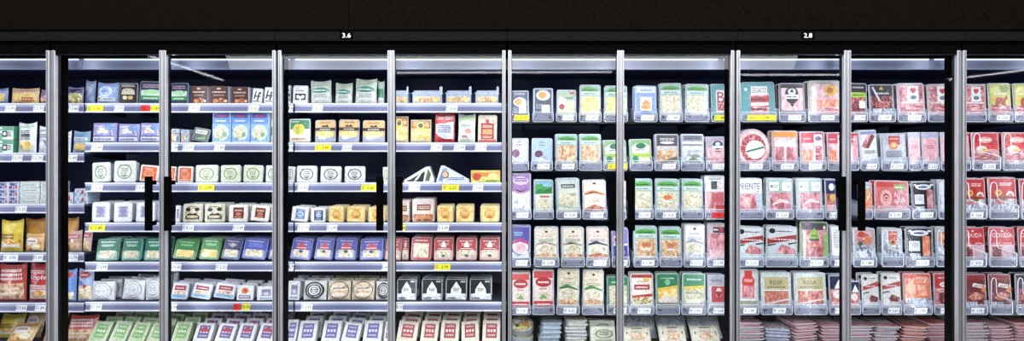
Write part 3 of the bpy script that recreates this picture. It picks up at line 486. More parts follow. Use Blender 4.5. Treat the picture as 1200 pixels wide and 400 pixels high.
tp('tealred', 'teal salami pack with red letter panel', '54a0a8', '54a0a8', '88b8bc', art=[(R, .34, .18, .94, .82, 'e8dcd8'), (R, .42, .24, .94, .5, 'F:salami'), (T, .7, .62, .3, 'B', 'a82834')])
tp('darktan', 'dark topped pack of beige meat slices', '54505c', 'F:tan', 'b4b8c0', art=[(R, .1, .5, .9, .64, 'd0c8c0'), (S_, .5, .84, .6, .08, 'e0dce0', 2), (P, [(.1, .14), (.92, .34), (.92, .2), (.4, .12)], '6c7058'), (E, .5, .74, .3, .04, 'e8e4e8')])
tp('whitecrisp', 'bright white pack with dark scrawled header', '8c9098', 'F:mozz', 'ccd2dc', art=[(S_, .5, .88, .74, .1, '2c3038', 2), (R, .06, .7, .94, .78, 'e8ecf0'), (E, .62, .34, .2, .06, '889878'), (P, [(.14, .16), (.5, .3), (.86, .2), (.86, .12)], '7c8c74')])
tp('mauve', 'mauve cold cut pack with dark round emblem', 'b8a8b8', 'F:pink', 'b8b4c0', art=[(E, .6, .72, .26, .14, '24303c'), (E, .6, .76, .14, .06, 'c8e0e4'), (R, .34, .62, .88, .7, 'e8f0f0'), (S_, .6, .52, .4, .05, '505860'), (R, .08, .1, .92, .3, 'F:ham')])
tp('whiteframe', 'white framed pack of red meat squares', 'e4e4e6', 'F:ham', 'd8d8dc', split=.6, art=[(R, .3, .66, .6, .86, '585c64'), (R, .66, .66, .92, .86, 'ecdcd8'), (R, .3, .32, .9, .56, 'd06468'), (R, .5, .1, .94, .26, 'c83430'), (S_, .5, .92, .6, .05, '9ca0a8')])
tp('darkpink', 'deep pink meat pack with dark label', 'c8b4b8', 'F:ham', 'c0b4b8', split=.74, art=[(R, .3, .76, .92, .9, '402838'), (E, .74, .83, .12, .06, 'c83448'), (S_, .46, .84, .24, .07, wh), (R, .1, .1, .92, .34, 'F:pink')])
tp('redheart', 'pale pack with red heart shaped cuts', 'b8b8c4', 'd4ccd0', 'c0c4d0', split=.7, art=[(R, .2, .24, .92, .68, 'c43c44'), (E, .6, .5, .16, .14, 'f0dcd8'), (P, [(.6, .3), (.8, .54), (.4, .54)], 'a82430'), (S_, .5, .84, .6, .08, '6c6c7c', 2)])
# salami & ham door
style('legado', 'salami_pack', 'pack', 'teal salami pack with white lettered panel', 'tray:58a0a4:5ca4a8', .025, [(R, .06, .05, .95, .95, '54a2a6'), (R, .26, .1, .82, .72, 'F:bacon'), (R, .3, .64, .78, .88, 'f0f0f2'), (T, .54, .77, .15, 'LEGADO', '686c78', .42), (R, .28, .46, .82, .6, 'c04450'), (S_, .52, .53, .46, .1, '24222c'), (R, .28, .36, .8, .44, 'f0e4e2'), (S_, .54, .27, .46, .1, '6c1c28'), (E, .76, .56, .07, .08, 'd03038'), (E, .14, .8, .05, .05, 'c8ecec')], 'tray')
STY['legado2'] = dict(STY['legado']); STY['legado2'].update(look='teal salami pack cut off by the door frame')
tp('blackround', 'black topped pink salami pack with round emblem', '1c161a', 'F:pink', '98909c', split=.86, art=[(E, .5, .66, .27, .24, '101014'), (E, .5, .76, .16, .09, 'e0e4e6'), (R, .24, .56, .76, .68, 'eceff0'), (P, [(.4, .42), (.6, .42), (.5, .34)], ink), (S_, .5, .62, .4, .06, '303038'), (R, .06, .14, .94, .24, '8c8488'), (P, [(.42, .74), (.5, .84), (.58, .74)], ink)])
style('beigebig', 'sliced_meat_pack', 'pack', 'large beige framed ham pack with yellow seal', 'tray:c4bcb4:d0c8bc', .03, [(R, .06, .05, .95, .95, 'ccc4b8'), (R, .18, .1, .9, .9, 'F:pink'), (R, .26, .32, .9, .5, 'F:salmon'), (E, .68, .74, .2, .14, 'e8c040'), (E, .66, .74, .1, .08, 'c87848'), (R, .1, .2, .24, .86, 'e4dcd8'), (P, [(.3, .1), (.5, .3), (.9, .26), (.9, .1)], 'F:bacon'), (S_, .5, .93, .5, .04, '989084')], 'tray')
style('roundtray', 'salami_platter', 'tray', 'round platter of pink salami with white disc', 'round:d8a0a0:c8c0c4', .035, [(E, .5, .5, .47, .47, 'F:salami'), (O, .5, .5, .46, .46, .2, 'F:pink'), (E, .56, .46, .28, .24, 'f0f2f0'), (P, [(.3, .38), (.82, .5), (.82, .55), (.3, .43)], '3c7464')], 'tray')
tp('orangehead', 'orange headed pack of two pink sausages', 'e89820', 'F:pink', 'c8b0b4', split=.82, art=[(E, .28, .62, .2, .12, 'f4f0f0'), (E, .74, .62, .2, .12, 'f4f0f0'), (R, .12, .14, .44, .56, 'F:ham'), (R, .56, .14, .88, .56, 'F:ham'), (R, .47, .1, .53, .8, 'e8e0e4')])
tp('pinkdouble', 'crimson topped pack of two white sausages', 'd0445c', 'F:pink', 'c8b8bc', split=.68, art=[(R, .56, .14, .9, .92, 'e8e4ea'), (E, .73, .8, .14, .06, '888098'), (R, .6, .2, .86, .6, 'F:bacon'), (R, .1, .1, .46, .5, 'F:salmon'), (S_, .28, .8, .3, .06, wh)])
style('priente', 'ham_pack', 'pack', 'white headed raw ham pack with blue lettering', 'tray:ccd0d8:e8e8ec', .025, [(R, .04, .04, .96, .62, 'c8d0dc'), (R, .02, .6, .98, .97, 'f2f4f6'), (T, .5, .78, .17, 'PRIENTE', '3c4488', .8), (R, .02, .12, .76, .58, 'F:ham'), (R, .28, .24, .52, .5, 'e8c0b8'), (T, .38, .37, .16, 'IX', 'f8f4f0', .14), (E, .82, .64, .03, .02, '2c8c54')], 'tray')
style('twopanel', 'ham_pack', 'pack', 'raw ham pack with two white green edged panels', 'tray:c4ccd0:d4dcdc', .025, [(R, .05, .05, .95, .95, 'c0c8ca'), (R, .14, .14, .9, .62, 'F:ham'), (R, .08, .64, .5, .92, '88c8a4'), (R, .54, .64, .95, .92, '88c8a4'), (R, .1, .66, .46, .9, 'f4f4f4'), (R, .58, .66, .93, .9, 'f4f4f4'), (E, .18, .78, .03, .03, '282830'), (S_, .32, .78, .2, .1, '98a8a0', 2), (S_, .76, .78, .24, .1, 'b8c0bc', 2), (P, [(.2, .3), (.5, .46), (.86, .38), (.86, .32), (.5, .4), (.2, .26)], 'f4d8d4')], 'tray')
tp('navyorange', 'narrow navy pack with orange slices', '283868', 'F:orangemeat', 'b8bccc', split=.6, art=[(E, .6, .78, .26, .1, 'e8ecf4'), (R, .4, .44, .9, .56, 'd8c050'), (R, .1, .12, .9, .3, 'F:pink')])
tp('diagband', 'silver pack with slanted dark red band', 'd0d4d4', 'c8d4d4', 'bcc8cc', split=.6, art=[(P, [(.03, .5), (.97, .64), (.97, .78), (.03, .64)], 'a0282c'), (S_, .5, .64, .8, .05, 'f0dcd8'), (E, .18, .86, .1, .07, ink), (S_, .56, .86, .5, .05, '54585c'), (P, [(.3, .3), (.5, .5), (.92, .4), (.92, .26), (.5, .24)], 'F:ham'), (P, [(.03, .44), (.3, .49), (.3, .52), (.03, .48)], ink), (P, [(.7, .5), (.97, .55), (.97, .58), (.7, .54)], ink)])
tp('greenbadge', 'dark topped ham pack with green badge', '504c54', 'F:ham', 'a8c094', split=.8, art=[(R, .84, .1, .96, .7, '8cc45c'), (P, [(.32, .56), (.36, .74), (.5, .84), (.64, .74), (.68, .56)], '94c040'), (S_, .5, .66, .2, .06, '2c5018'), (R, .32, .54, .68, .58, '384c1c'), (E, .86, .86, .05, .05, 'f0d8c0'), (R, .1, .06, .2, .76, 'd8e0e0'), (E, .24, .94, .1, .04, 'a04c98'), (R, .24, .4, .76, .46, 'F:salmon')])
tp('whitestrip', 'pack with long white paper strip', 'd4d8dc', 'F:spark', 'b8c0cc', split=.8, art=[(R, .12, .2, .84, .97, 'f0f0f0'), (S_, .48, .6, .4, .5, 'a8acb4', 8)])
style('bottletag', 'sliced_meat_pack', 'pack', 'white pack with red bottle shaped tag', 'tray:c8cccc:d4d8d0', .025, [(R, .05, .05, .95, .95, 'ccd0cc'), (R, .24, .3, .8, .66, 'e0686c'), (E, .52, .7, .3, .16, 'd83834'), (R, .34, .84, .7, .96, 'dc4038'), (R, .3, .3, .74, .6, 'F:ham'), (S_, .52, .72, .4, .08, 'f4d8d4', 2), (R, .05, .08, .95, .24, 'a8a890'), (R, .05, .24, .95, .27, 'f0f0f0')], 'tray')
style('rosa', 'sliced_meat_pack', 'pack', 'clear framed red meat pack with beige label', 'tray:d4dcd8:d8e0dc', .025, [(R, .05, .05, .95, .95, 'd0dcd8'), (R, .1, .14, .9, .52, 'F:orangemeat'), (R, .1, .54, .9, .88, 'c4b888'), (T, .5, .74, .1, 'ROSA', '30302c', .4), (S_, .5, .62, .6, .05, '787050'), (R, .1, .52, .9, .55, 'f4f4f0'), (P, [(.1, .2), (.9, .32), (.9, .28), (.1, .15)], 'e8d4d0'), (R, .1, .1, .9, .18, 'F:spark')], 'tray')
tp('navypink', 'navy and white pack with orange meat', '202c54', 'F:orangemeat', 'b0b8c4', split=.6, art=[(P, [(.3, .62), (.6, .88), (.9, .62)], 'e8ecf0'), (E, .5, .46, .3, .12, 'e8dcd8'), (R, .1, .12, .9, .26, 'F:pink')])
# far right
tp('greenband', 'dark purple salami pack with lime band', '34283c', 'F:salami', '8c8898', split=.72, art=[(R, .06, .6, .94, .74, 'a8d038'), (S_, .5, .67, .6, .06, '304c10'), (S_, .5, .88, .6, .06, 'e0dce4'), (E, .5, .34, .34, .16, 'F:darkmeat'), (R, .56, .3, .9, .5, 'f0f0f0')])
tp('golddark', 'clear salami pack with black and gold label', '24222c', 'F:darkmeat', 'a4a8b8', split=.66, art=[(P, [(.4, .86), (.5, .94), (.6, .86), (.5, .82)], 'c8a84c'), (S_, .55, .74, .5, .08, 'e8e4dc'), (P, [(.1, .9), (.16, .94), (.7, .16), (.64, .14)], 'd8dce4'), (R, .1, .1, .9, .3, 'F:spark'), (E, .5, .42, .3, .1, 'F:salami')])
tp('heart', 'pink ham pack with white heart label', 'd8d0d4', 'F:bacon', 'd4c8cc', split=.94, art=[(R, .38, .5, .78, .92, 'f4f2f2'), (P, [(.58, .7), (.7, .8), (.64, .88), (.58, .84), (.52, .88), (.46, .8)], 'd03c44'), (E, .58, .6, .12, .06, '6c8484'), (R, .12, .2, .3, .86, 'F:ham'), (R, .82, .3, .92, .86, 'F:ham'), (R, .1, .44, .9, .48, 'f0e4e4')])
tp('crimson', 'red edged narrow pink pack', 'c83448', 'F:pink', 'c8a8b0', split=.7, art=[(R, .5, .1, .9, .9, 'e0a8b0'), (S_, .5, .8, .5, .06, wh)])
tp('whitepaper', 'white paper pack with sausage picture', 'dcdce0', 'e4e4e8', 'd0d0d4', split=.6, art=[(P, [(.1, .56), (.5, .9), (.8, .8), (.3, .5)], 'F:ham'), (P, [(.3, .52), (.7, .88), (.9, .84), (.5, .5)], '844c44'), (R, .06, .88, .94, .96, '8c9cc0'), (S_, .55, .4, .6, .1, '808490', 3), (P, [(.1, .16), (.9, .24), (.9, .14), (.1, .1)], 'F:spark')])
tp('redlabel', 'grey pack with red label and orange seal', 'b8bcc8', 'c4c8d0', 'b0b8c4', split=.68, art=[(R, .3, .66, .76, .92, 'b84440'), (S_, .53, .84, .36, .06, 'f0c8b0'), (E, .5, .64, .17, .12, 'e88428'), (E, .5, .64, .1, .07, 'f0c890'), (S_, .5, .38, .6, .2, '6c7480', 4), (R, .1, .1, .9, .2, 'F:spark')])
tp('palepink', 'pale pink cold cuts under lavender film', 'b8bcdc', 'F:pink', 'd4c4cc', split=.84, art=[(E, .5, .58, .34, .24, 'eeb4bc'), (S_, .5, .58, .4, .12, 'c87484', 2), (R, .1, .1, .9, .2, 'dcc8d0')])
tp('clearsalmon', 'narrow clear pack of salmon slices', 'b4b4bc', 'F:salmon', 'c8c8cc', split=.78, art=[(E, .5, .6, .3, .14, 'F:tan'), (S_, .5, .86, .5, .05, wh)])
tp('redsalmon', 'wide red pack of salmon with green label', 'c83c3c', 'd47070', 'd8908c', split=.82, art=[(R, .56, .74, .9, .9, '8ca85c'), (S_, .72, .82, .26, .06, 'e8f0d0'), (E, .32, .5, .17, .24, 'e8b4b0'), (E, .32, .52, .1, .12, 'c04448'), (E, .72, .5, .18, .26, 'F:ham'), (R, .06, .12, .94, .28, 'dcb0b4'), (T, .32, .5, .14, 'O', 'f4e8e4'), (S_, .7, .42, .3, .1, 'f0d8d4', 2)], t=.03)
def script(key, look, food, sx):
    tp(key, look, '141218', '18161c', '9498a4', split=.7, art=[(E, .5, .84, .34, .08, 'e8eaee'), (S_, .5, .84, .4, .07, '303040'), (E, .5, .84, .18, .03, '54608c'), (E, .16, .9, .06, .03, wh), (E, .86, .9, .08, .03, wh), (R, .1, .34, .5, .62, 'e4e8f0'), (S_, .3, .5, .3, .14, '9498a8', 3), (R, sx, .2, sx+.26, .76, food), (R, .1, .12, .5, .28, 'F:spark')])
script('blacksausage', 'black pack with white script and purple sausage', 'F:ham', .62)
script('blacksalmon', 'black pack with white script and salmon strip', 'F:salmon', .6)
tp('clearwire', 'clear film pack behind white wire loops', 'ccd0d8', 'F:spark', 'c0c4cc', split=.6, art=[(R, .2, .1, .4, .9, 'e0e4ec'), (R, .6, .1, .8, .9, 'd4d8e0')])
tp('meatpic', 'clear pack with red meat picture on top', 'c4a8a8', 'F:spark', 'c8ccd0', split=.5, art=[(E, .5, .74, .36, .18, 'F:bacon'), (E, .36, .82, .16, .09, 'c8443c'), (E, .66, .66, .18, .1, 'd88c5c'), (S_, .5, .44, .5, .08, '687078', 2), (E, .3, .56, .12, .07, '58684c'), (E, .42, .24, .2, .1, 'f0f2f4')])
tp('orangecl', 'clear pack with orange label and round seal', 'c0c4cc', 'F:spark', 'bcc4cc', split=.72, art=[(R, .3, .66, .74, .92, 'c85c3c'), (S_, .52, .84, .36, .05, 'f4d8c0'), (E, .52, .6, .17, .09, 'e89038'), (E, .52, .6, .09, .05, '4c3020'), (S_, .5, .36, .56, .14, '889098', 3)])
tp('orangesl', 'clear pack of orange slices with dark seal', 'c4c0bc', 'F:spark', 'c4c8cc', split=.5, art=[(E, .5, .7, .34, .18, 'F:salmon'), (E, .6, .6, .16, .1, '5c3c30'), (S_, .4, .86, .5, .06, 'a85840'), (E, .5, .3, .2, .08, 'f0f2f4')])
tp('reddiag', 'white pack with slanted red band', 'e0e0dc', 'dcdcd8', 'd0d0cc', split=.6, art=[(P, [(.03, .56), (.97, .66), (.97, .8), (.03, .66)], 'b83434'), (S_, .5, .67, .6, .05, 'f8e4e0'), (E, .2, .88, .1, .05, ink), (S_, .6, .88, .4, .04, '484c50'), (P, [(.3, .26), (.5, .44), (.92, .36), (.92, .24)], 'F:darkmeat'), (P, [(.03, .46), (.4, .5), (.4, .53), (.03, .49)], '24302c'), (R, .06, .1, .4, .3, 'eceeea')])
tp('orangebig', 'orange salmon pack with white window', 'dc5440', 'F:salmon', 'd8a090', split=.86, art=[(R, .44, .34, .92, .74, 'e8784c'), (R, .5, .4, .86, .7, 'F:salmon'), (S_, .68, .88, .4, .06, 'fae0d4', 2), (R, .06, .1, .94, .34, 'F:spark'), (E, .24, .6, .16, .14, 'f0b48c')])
tp('redscript', 'red meat pack with white script', 'c43030', 'F:bacon', 'd0a0a0', split=.6, art=[(E, .6, .7, .3, .07, 'f0ece8'), (S_, .6, .7, .4, .05, '541c1c'), (E, .5, .34, .3, .16, 'F:darkmeat'), (S_, .5, .88, .6, .06, 'f4d0c8')])
tp('cow', 'yellow green meat pack with brown cow emblem', 'c8cc4c', 'F:bacon', 'c8c8b4', split=.4, art=[(R, .06, .4, .94, .94, 'ccd05c'), (E, .3, .8, .22, .12, 'e4e090'), (E, .7, .84, .2, .1, '90ac4c'), (P, [(.26, .36), (.28, .54), (.36, .6), (.6, .6), (.74, .54), (.74, .36), (.66, .36), (.64, .44), (.38, .44), (.36, .36)], 'b8542c'), (E, .76, .58, .08, .06, 'b8542c'), (S_, .5, .7, .5, .08, 'f4f0d0'), (E, .2, .56, .1, .08, 'f0c048')])
tp('redmeat', 'bright red pack of sliced meat', 'c82430', 'F:bacon', 'd0a0a4', split=.56, art=[(P, [(.06, .56), (.94, .5), (.94, .62), (.06, .7)], 'e83c3c'), (E, .5, .78, .26, .09, 'e8b4a8'), (S_, .5, .78, .36, .06, 'f8f0ec'), (E, .34, .52, .2, .1, 'f0e4dc'), (R, .3, .44, .5, .54, 'e8c050'), (E, .7, .36, .2, .12, 'F:ham')])
tp('redgold', 'red cold cut pack with gold seal', 'c82028', 'F:spark', 'd0a8a8', split=.5, art=[(S_, .62, .82, .44, .1, 'f8dcd4', 2), (E, .34, .6, .13, .09, 'f0b838'), (E, .34, .6, .06, .04, 'b86420'), (E, .76, .52, .16, .12, 'f0d8c0'), (E, .76, .52, .09, .06, 'c86048'), (E, .56, .46, .14, .08, '6c8448'), (R, .06, .44, .94, .5, 'a81c24'), (P, [(.1, .3), (.3, .44), (.6, .38), (.6, .3)], 'F:ham')])
style('gouda', 'sliced_meat_pack', 'pack', 'red headed pack lettered GOUDA over pink slices', 'tray:c8a0a4:c82028', .025, [(R, .04, .5, .96, .97, 'd0242c'), (R, .04, .05, .96, .52, 'F:pink'), (T, .5, .78, .12, 'GOUDA', 'f8f4f0', .8), (P, [(.44, .88), (.5, .94), (.56, .88)], 'f8f0e8'), (S_, .26, .56, .3, .05, 'f4d4cc'), (S_, .72, .56, .34, .05, 'f4d4cc'), (R, .5, .1, .88, .48, 'dcbcc4'), (R, .08, .1, .44, .46, 'F:darkmeat')], 'tray')
tp('banner', 'dark red meat pack with white banner', '7c1820', 'F:darkmeat', 'a87c80', split=.52, art=[(P, [(.4, .66), (.46, .76), (.96, .7), (.94, .6)], 'f0ece4'), (S_, .7, .68, .4, .06, '943030'), (E, .88, .58, .1, .08, 'e88c38'), (P, [(.2, .36), (.5, .52), (.9, .44), (.8, .32), (.4, .28)], 'F:orangemeat'), (R, .08, .1, .6, .24, 'F:spark'), (R, .06, .84, .94, .96, 'a01c24')])
tp('blackred', 'black and red meat pack behind a wire loop', '1c1418', 'F:darkmeat', '9c9098', split=.6, art=[(R, .3, .66, .92, .86, 'b4242c'), (S_, .6, .76, .5, .07, wh)])
# flat packs for the bottom deck, seen from above
style('flatpink', 'sliced_meat_pack', 'pack', 'flat pink meat pack', 'tray:c8a8ac:c07078', .02, [(R, .08, .06, .92, .94, 'F:pink'), (R, .2, .5, .8, .8, 'eee4e6'), (S_, .5, .65, .4, .1, 'a05868', 2)], 'tray')
style('flatwhite', 'sliced_meat_pack', 'pack', 'flat white and pink meat pack', 'tray:d0ccd0:b87880', .02, [(R, .08, .06, .92, .94, 'F:bacon'), (R, .08, .4, .92, .94, 'e4e2e6')], 'tray')
style('flatred', 'sliced_meat_pack', 'pack', 'flat red meat pack', 'tray:d0a0a0:a83c48', .02, [(R, .08, .06, .92, .94, 'F:ham'), (R, .1, .1, .4, .9, 'd0484c'), (R, .5, .2, .86, .7, 'F:bacon')], 'tray')
style('flatorange', 'sliced_meat_pack', 'pack', 'flat orange red meat pack', 'tray:d8a090:b04028', .02, [(R, .08, .06, .92, .94, 'F:orangemeat'), (R, .14, .5, .86, .86, 'e8c0b0')], 'tray')
style('flatblue', 'sliced_meat_pack', 'pack', 'flat clear bluish meat pack', 'tray:b0b4c8:b8bccc', .02, [(R, .08, .06, .92, .94, 'F:spark'), (E, .5, .5, .3, .3, 'F:pink')], 'tray')
style('flatcheese', C_, 'pack', 'flat white cheese pack with grey lettering', 'tray:d4d8d0:e0e0d4', .022, [(R, .08, .06, .92, .94, 'e8e6d8'), (S_, .5, .7, .6, .2, '484c54', 3), (R, .14, .1, .9, .36, 'F:cheesew')], 'tray')
style('flattub', 'cheese_tub', 'tub', 'flat clear tub of white cheese', 'tray:b8c8d4:c8d4dc', .028, [(R, .08, .06, .92, .94, 'c4d4dc'), (E, .5, .6, .32, .26, 'dfe8ec'), (S_, .5, .62, .36, .12, 'a86c78', 2)], 'tub')
style('saladbowl', 'salad_tray', 'tray', 'round clear tray of mixed cheese salad', 'round:b8c0b8:b0b8bc', .05, [(E, .5, .5, .46, .46, 'F:salad'), (E, .3, .6, .14, .14, 'e4e4f0'), (E, .62, .44, .16, .14, 'e8a070'), (E, .46, .28, .14, .1, 'd8d060'), (E, .7, .7, .1, .1, '9c90b8'), (E, .28, .34, .1, .1, '50683c')], 'tray')
style('stamped', C_, 'pack', 'cream cheese pack with grey oval stamp', 'box:e0e0cc:d4d8c8', .03, [(R, .1, .0, .96, .9, 'dcdcc4'), (E, .55, .6, .36, .24, '787c68'), (E, .55, .6, .3, .2, 'd0d0b8'), (S_, .55, .62, .4, .24, '686c58', 3), (R, .2, .06, .9, .3, 'a8b4a0')])
style('octagon', C_, 'pack', 'cream cheese pack with octagonal dark outline', 'cushion:d4d0bc', .03, [(R, .05, .05, .95, .95, 'e0dac4'), (P, [(.12, .1), (.12, .66), (.32, .9), (.7, .9), (.9, .66), (.9, .1)], '403c38'), (P, [(.17, .1), (.17, .64), (.35, .85), (.67, .85), (.85, .64), (.85, .1)], 'd4ccb0'), (E, .52, .42, .26, .2, 'F:tan'), (S_, .5, .66, .36, .1, '5c5448', 2)])
style('crumple', 'cheese_bag', 'bag', 'crumpled clear film bag lying behind', 'bag:c4c8cc', .03, [(R, .1, .1, .9, .9, 'F:mozz')])
# ---------------------------------------------------------------- where everything stands
BASE = {'M1': [122, 180, 240, 297, 356, 408], 'M2': [122, 168, 215, 262, 308, 355, 408], 'R': [141, 198, 255, 311, 367, 408]}
ROWN = {'M1': ['top', 'second', 'third', 'fourth', 'fifth', 'bottom'], 'M2': ['top', 'second', 'third', 'fourth', 'fifth', 'sixth', 'bottom'], 'R': ['top', 'second', 'third', 'fourth', 'fifth', 'bottom']}
DOORN = ['first', 'second', 'third', 'fourth', 'fifth', 'sixth', 'seventh', 'eighth', 'ninth', 'tenth']
DOORX = [(-65, 57), (75, 190), (197, 322), (335, 456), (462, 587), (598, 723), (730, 849), (864, 987), (996, 1112), (1130, 1200)]
ITEMS = []
def row(m, r, d, *its): ITEMS.append((m, r, d, its))
L = lambda a, **k: dict(lean=a, **k)
# door 1 (left cabinet)
row('M1', 0, 0, (-20, 6, 104, 'bluebagy'), (7, 43, 104, 'pastabag'), (43, 57, 106, 'pinkbag'))
row('M1', 1, 0, (-3, 16, 164, 'greencarton', dict(stack=2)), (17, 40, 145, 'pastapouch'), (41, 60, 149, 'whiteblue'))
row('M1', 2, 0, (-1, 10.5, 231, 'carton', dict(stack=3)), (11, 22, 231, 'carton', dict(stack=3)), (23, 46, 233, 'whitebox', dict(stack=4)), (47, 66, 233, 'whitebox', dict(stack=4)))
row('M1', 3, 0, (-4, 23, 260, 'yellowbag'), (24, 50, 258, 'bunpack', dict(dy=.07)), (25, 48, 276, 'bunlow'), (50, 62, 260, 'bunpack', dict(dy=.03)))
row('M1', 4, 0, (-8, 27, 312, 'redstripe'), (28, 58, 311, 'redfresh'))
row('M1', 5, 0, (-10, 20, 372, 'yellowbag', L(20, dy=.1)), (20, 44, 368, 'bunlow', L(20, dy=.1)), (45, 68, 372, 'bunpack', L(20)), (2, 34, 383, 'bunlow', L(38)), )
# door 2, left cabinet seen past its end
row('M1', 0, 1, (76, 95, 103, 'olivebag'))
row('M1', 1, 1, (70, 80, 155, 'whiteblue'), (81, 103, 155, 'tealyel'))
row('M1', 2, 1, (74, 86, 226, 'check'), (87, 103, 230.5, 'check', dict(stack=2)))
row('M1', 3, 1, (70, 88, 257, 'bunpack', dict(dy=.06)), (78, 93, 272, 'tanwrap'), (93.5, 104, 270, 'tanwrap', dict(roll=4)))
row('M1', 4, 1, (70, 86, 318, 'bluegn'), (87, 106, 318, 'carloni'))
row('M1', 5, 1, (70, 105, 374, 'redstripe', L(20)))
# door 2, second cabinet
row('M2', 0, 1, (95, 108, 95, 'mozztail', dict(dy=.05)), (108.5, 136, 97.5, 'mozzbag'), (138, 161, 97, 'blackcap'), (162, 191, 95, 'navygreen'))
row('M2', 1, 1, (105.5, 134, 144, 'lilac'), (136, 161, 145, 'lilac'), (162, 187, 144, 'lilac'))
row('M2', 2, 1, (107, 130, 190, 'camem', dict(roll=-3)), (131.5, 160, 188.5, 'camem'), (162, 185, 193, 'orangesq', dict(roll=5)))
row('M2', 3, 1, (106, 129, 237, 'purplesq'), (132, 155, 237, 'purplesq'), (158, 181, 237, 'purplesq'))
row('M2', 4, 1, (111, 138.5, 281, 'tealtop', L(10)), (140.5, 165, 281, 'tealtop', L(10)), (167, 190, 281, 'tealtop', L(10)))
row('M2', 5, 1, (104, 131, 331, 'roundwhite', L(6)), (140, 166, 328, 'roundwhite', L(6, roll=4)), (168, 191, 326, 'roundwhite', L(6, roll=-4)))
row('M2', 6, 1, (102, 123, 380, 'slgreen', L(28, roll=6)), (126, 146, 380, 'slgreen', L(28, roll=6)), (148, 168, 381, 'slgreen', L(28, roll=6)), (170, 190, 382, 'slgreen', L(28, roll=6)))
# door 3
row('M2', 0, 2, (198, 221, 97, 'navygreen'), (223.5, 243, 101, 'brownbox'), (245.5, 268, 101, 'brownbox'), (271, 291.5, 102, 'brownbox'), (294, 307, 103, 'scribble', dict(roll=5)), (308, 322, 102, 'scribble', dict(roll=3)))
row('M2', 1, 2, (199, 210.5, 151, 'smallclear'), (211.5, 222, 152, 'smallclear'), (223, 243, 149, 'tiltdark', dict(roll=10, lean=12)), (248.5, 270.5, 131.5, 'bluebox'), (271.5, 292.5, 131.5, 'bluebox'), (293.5, 315, 131.5, 'bluebox'), (316, 323, 140, 'greensliver'))
row('M2', 2, 2, (196, 205, 195, 'orangesq', dict(roll=4)), (207, 226, 195, 'orangesq'), (228, 256, 193.5, 'camemg'), (257.5, 282.5, 193.5, 'camemg'), (284, 308, 193.5, 'camemg'), (310, 330, 194, 'camem'))
row('M2', 3, 2, (205, 211, 241, 'purplesq'), (213, 237.5, 239, 'butterfly'), (239, 264, 239, 'butterfly'), (267, 290.5, 240, 'redsq'), (292, 315, 240, 'redsq', dict(roll=6)), (317, 326, 240, 'redsq'))
row('M2', 4, 2, (201, 229, 281, 'greentop', L(16, roll=5)), (232, 256, 280, 'greentop', L(16, roll=4)), (257.5, 280.5, 280, 'indigotop', L(16, roll=5)), (282, 311, 280, 'bluetop', L(16, roll=5)), (313, 329, 280, 'bluetop', L(16, roll=5, nb=1)))
row('M2', 5, 2, (198.5, 219, 332, 'bluered', L(14, roll=5)), (222, 246.5, 332, 'bluered', L(14, roll=8)), (249, 274.5, 332, 'bluered', L(14, roll=8)), (276, 297, 335, 'orangeem', L(6)), (300, 321, 336, 'greypurp', L(6)))
row('M2', 6, 2, (199, 219, 381, 'slgreen', L(28, roll=3)), (224, 246, 382, 'slpurplered', L(28, roll=3)), (250, 272, 382, 'slpurplered', L(28, roll=6)), (275, 296, 382, 'slpurplered', L(28, roll=5)), (299, 320, 382, 'slpurplered', L(28, roll=5)))
# door 4
row('M2', 0, 3, (336, 341, 100, 'emblem', dict(dy=.05)), (342, 361, 100, 'emblem'), (362, 388, 95, 'greenbag', dict(roll=-2)), (390.5, 412, 98, 'greenbag'), (414, 441, 93, 'greenbag'), (441.5, 450, 96, 'greensliver', dict(dy=.03)))
row('M2', 1, 3, (338, 364.5, 139, 'pepper'), (368, 394, 140.5, 'tanband'), (395.5, 421.5, 140, 'tanband'), (424, 451.5, 141, 'tanband'))
row('M2', 2, 3, (333, 345, 195, 'camemd', dict(roll=4)), (346.5, 372, 194.5, 'camemd'), (374, 400.5, 195, 'camemd'), (402.5, 428.5, 195, 'camemd'), (448, 459, 196, 'camemg'))
row('M2', 3, 3, (340, 361, 242, 'bluesq', dict(roll=5)), (363.5, 382, 244, 'navysq'), (384, 403.5, 242, 'yellowsq'), (405.5, 428, 242, 'yellowsq'), (430.5, 452, 243, 'yellowsq'))
row('M2', 4, 3, (338, 364, 280, 'vioredtop', L(16, roll=4)), (366.5, 389.5, 280, 'vioredtop', L(16, roll=3)), (391, 417.5, 280, 'vioredtop', L(16)), (420.5, 449, 281, 'vioredtop', L(16)), (450, 470, 281, 'redtop', L(16)))
row('M2', 5, 3, (336, 351, 330, 'greypurp', L(6, dy=.0)), (354, 381, 330, 'roundblack', L(10)), (383, 409.5, 330, 'doily', L(10)), (411, 437.5, 330, 'doily', L(10)), (439.5, 458, 331, 'roundblack', L(10)))
row('M2', 6, 3, (333, 346, 379, 'slpurple', L(28)), (347.5, 369, 380, 'slpurple', L(28)), (375, 397, 380, 'slpurple', L(28)), (398.5, 420, 381, 'slpurple', L(28, roll=7)), (424, 446, 380, 'slpurple', L(28)), (448.5, 460, 381, 'slpurple', L(28)))
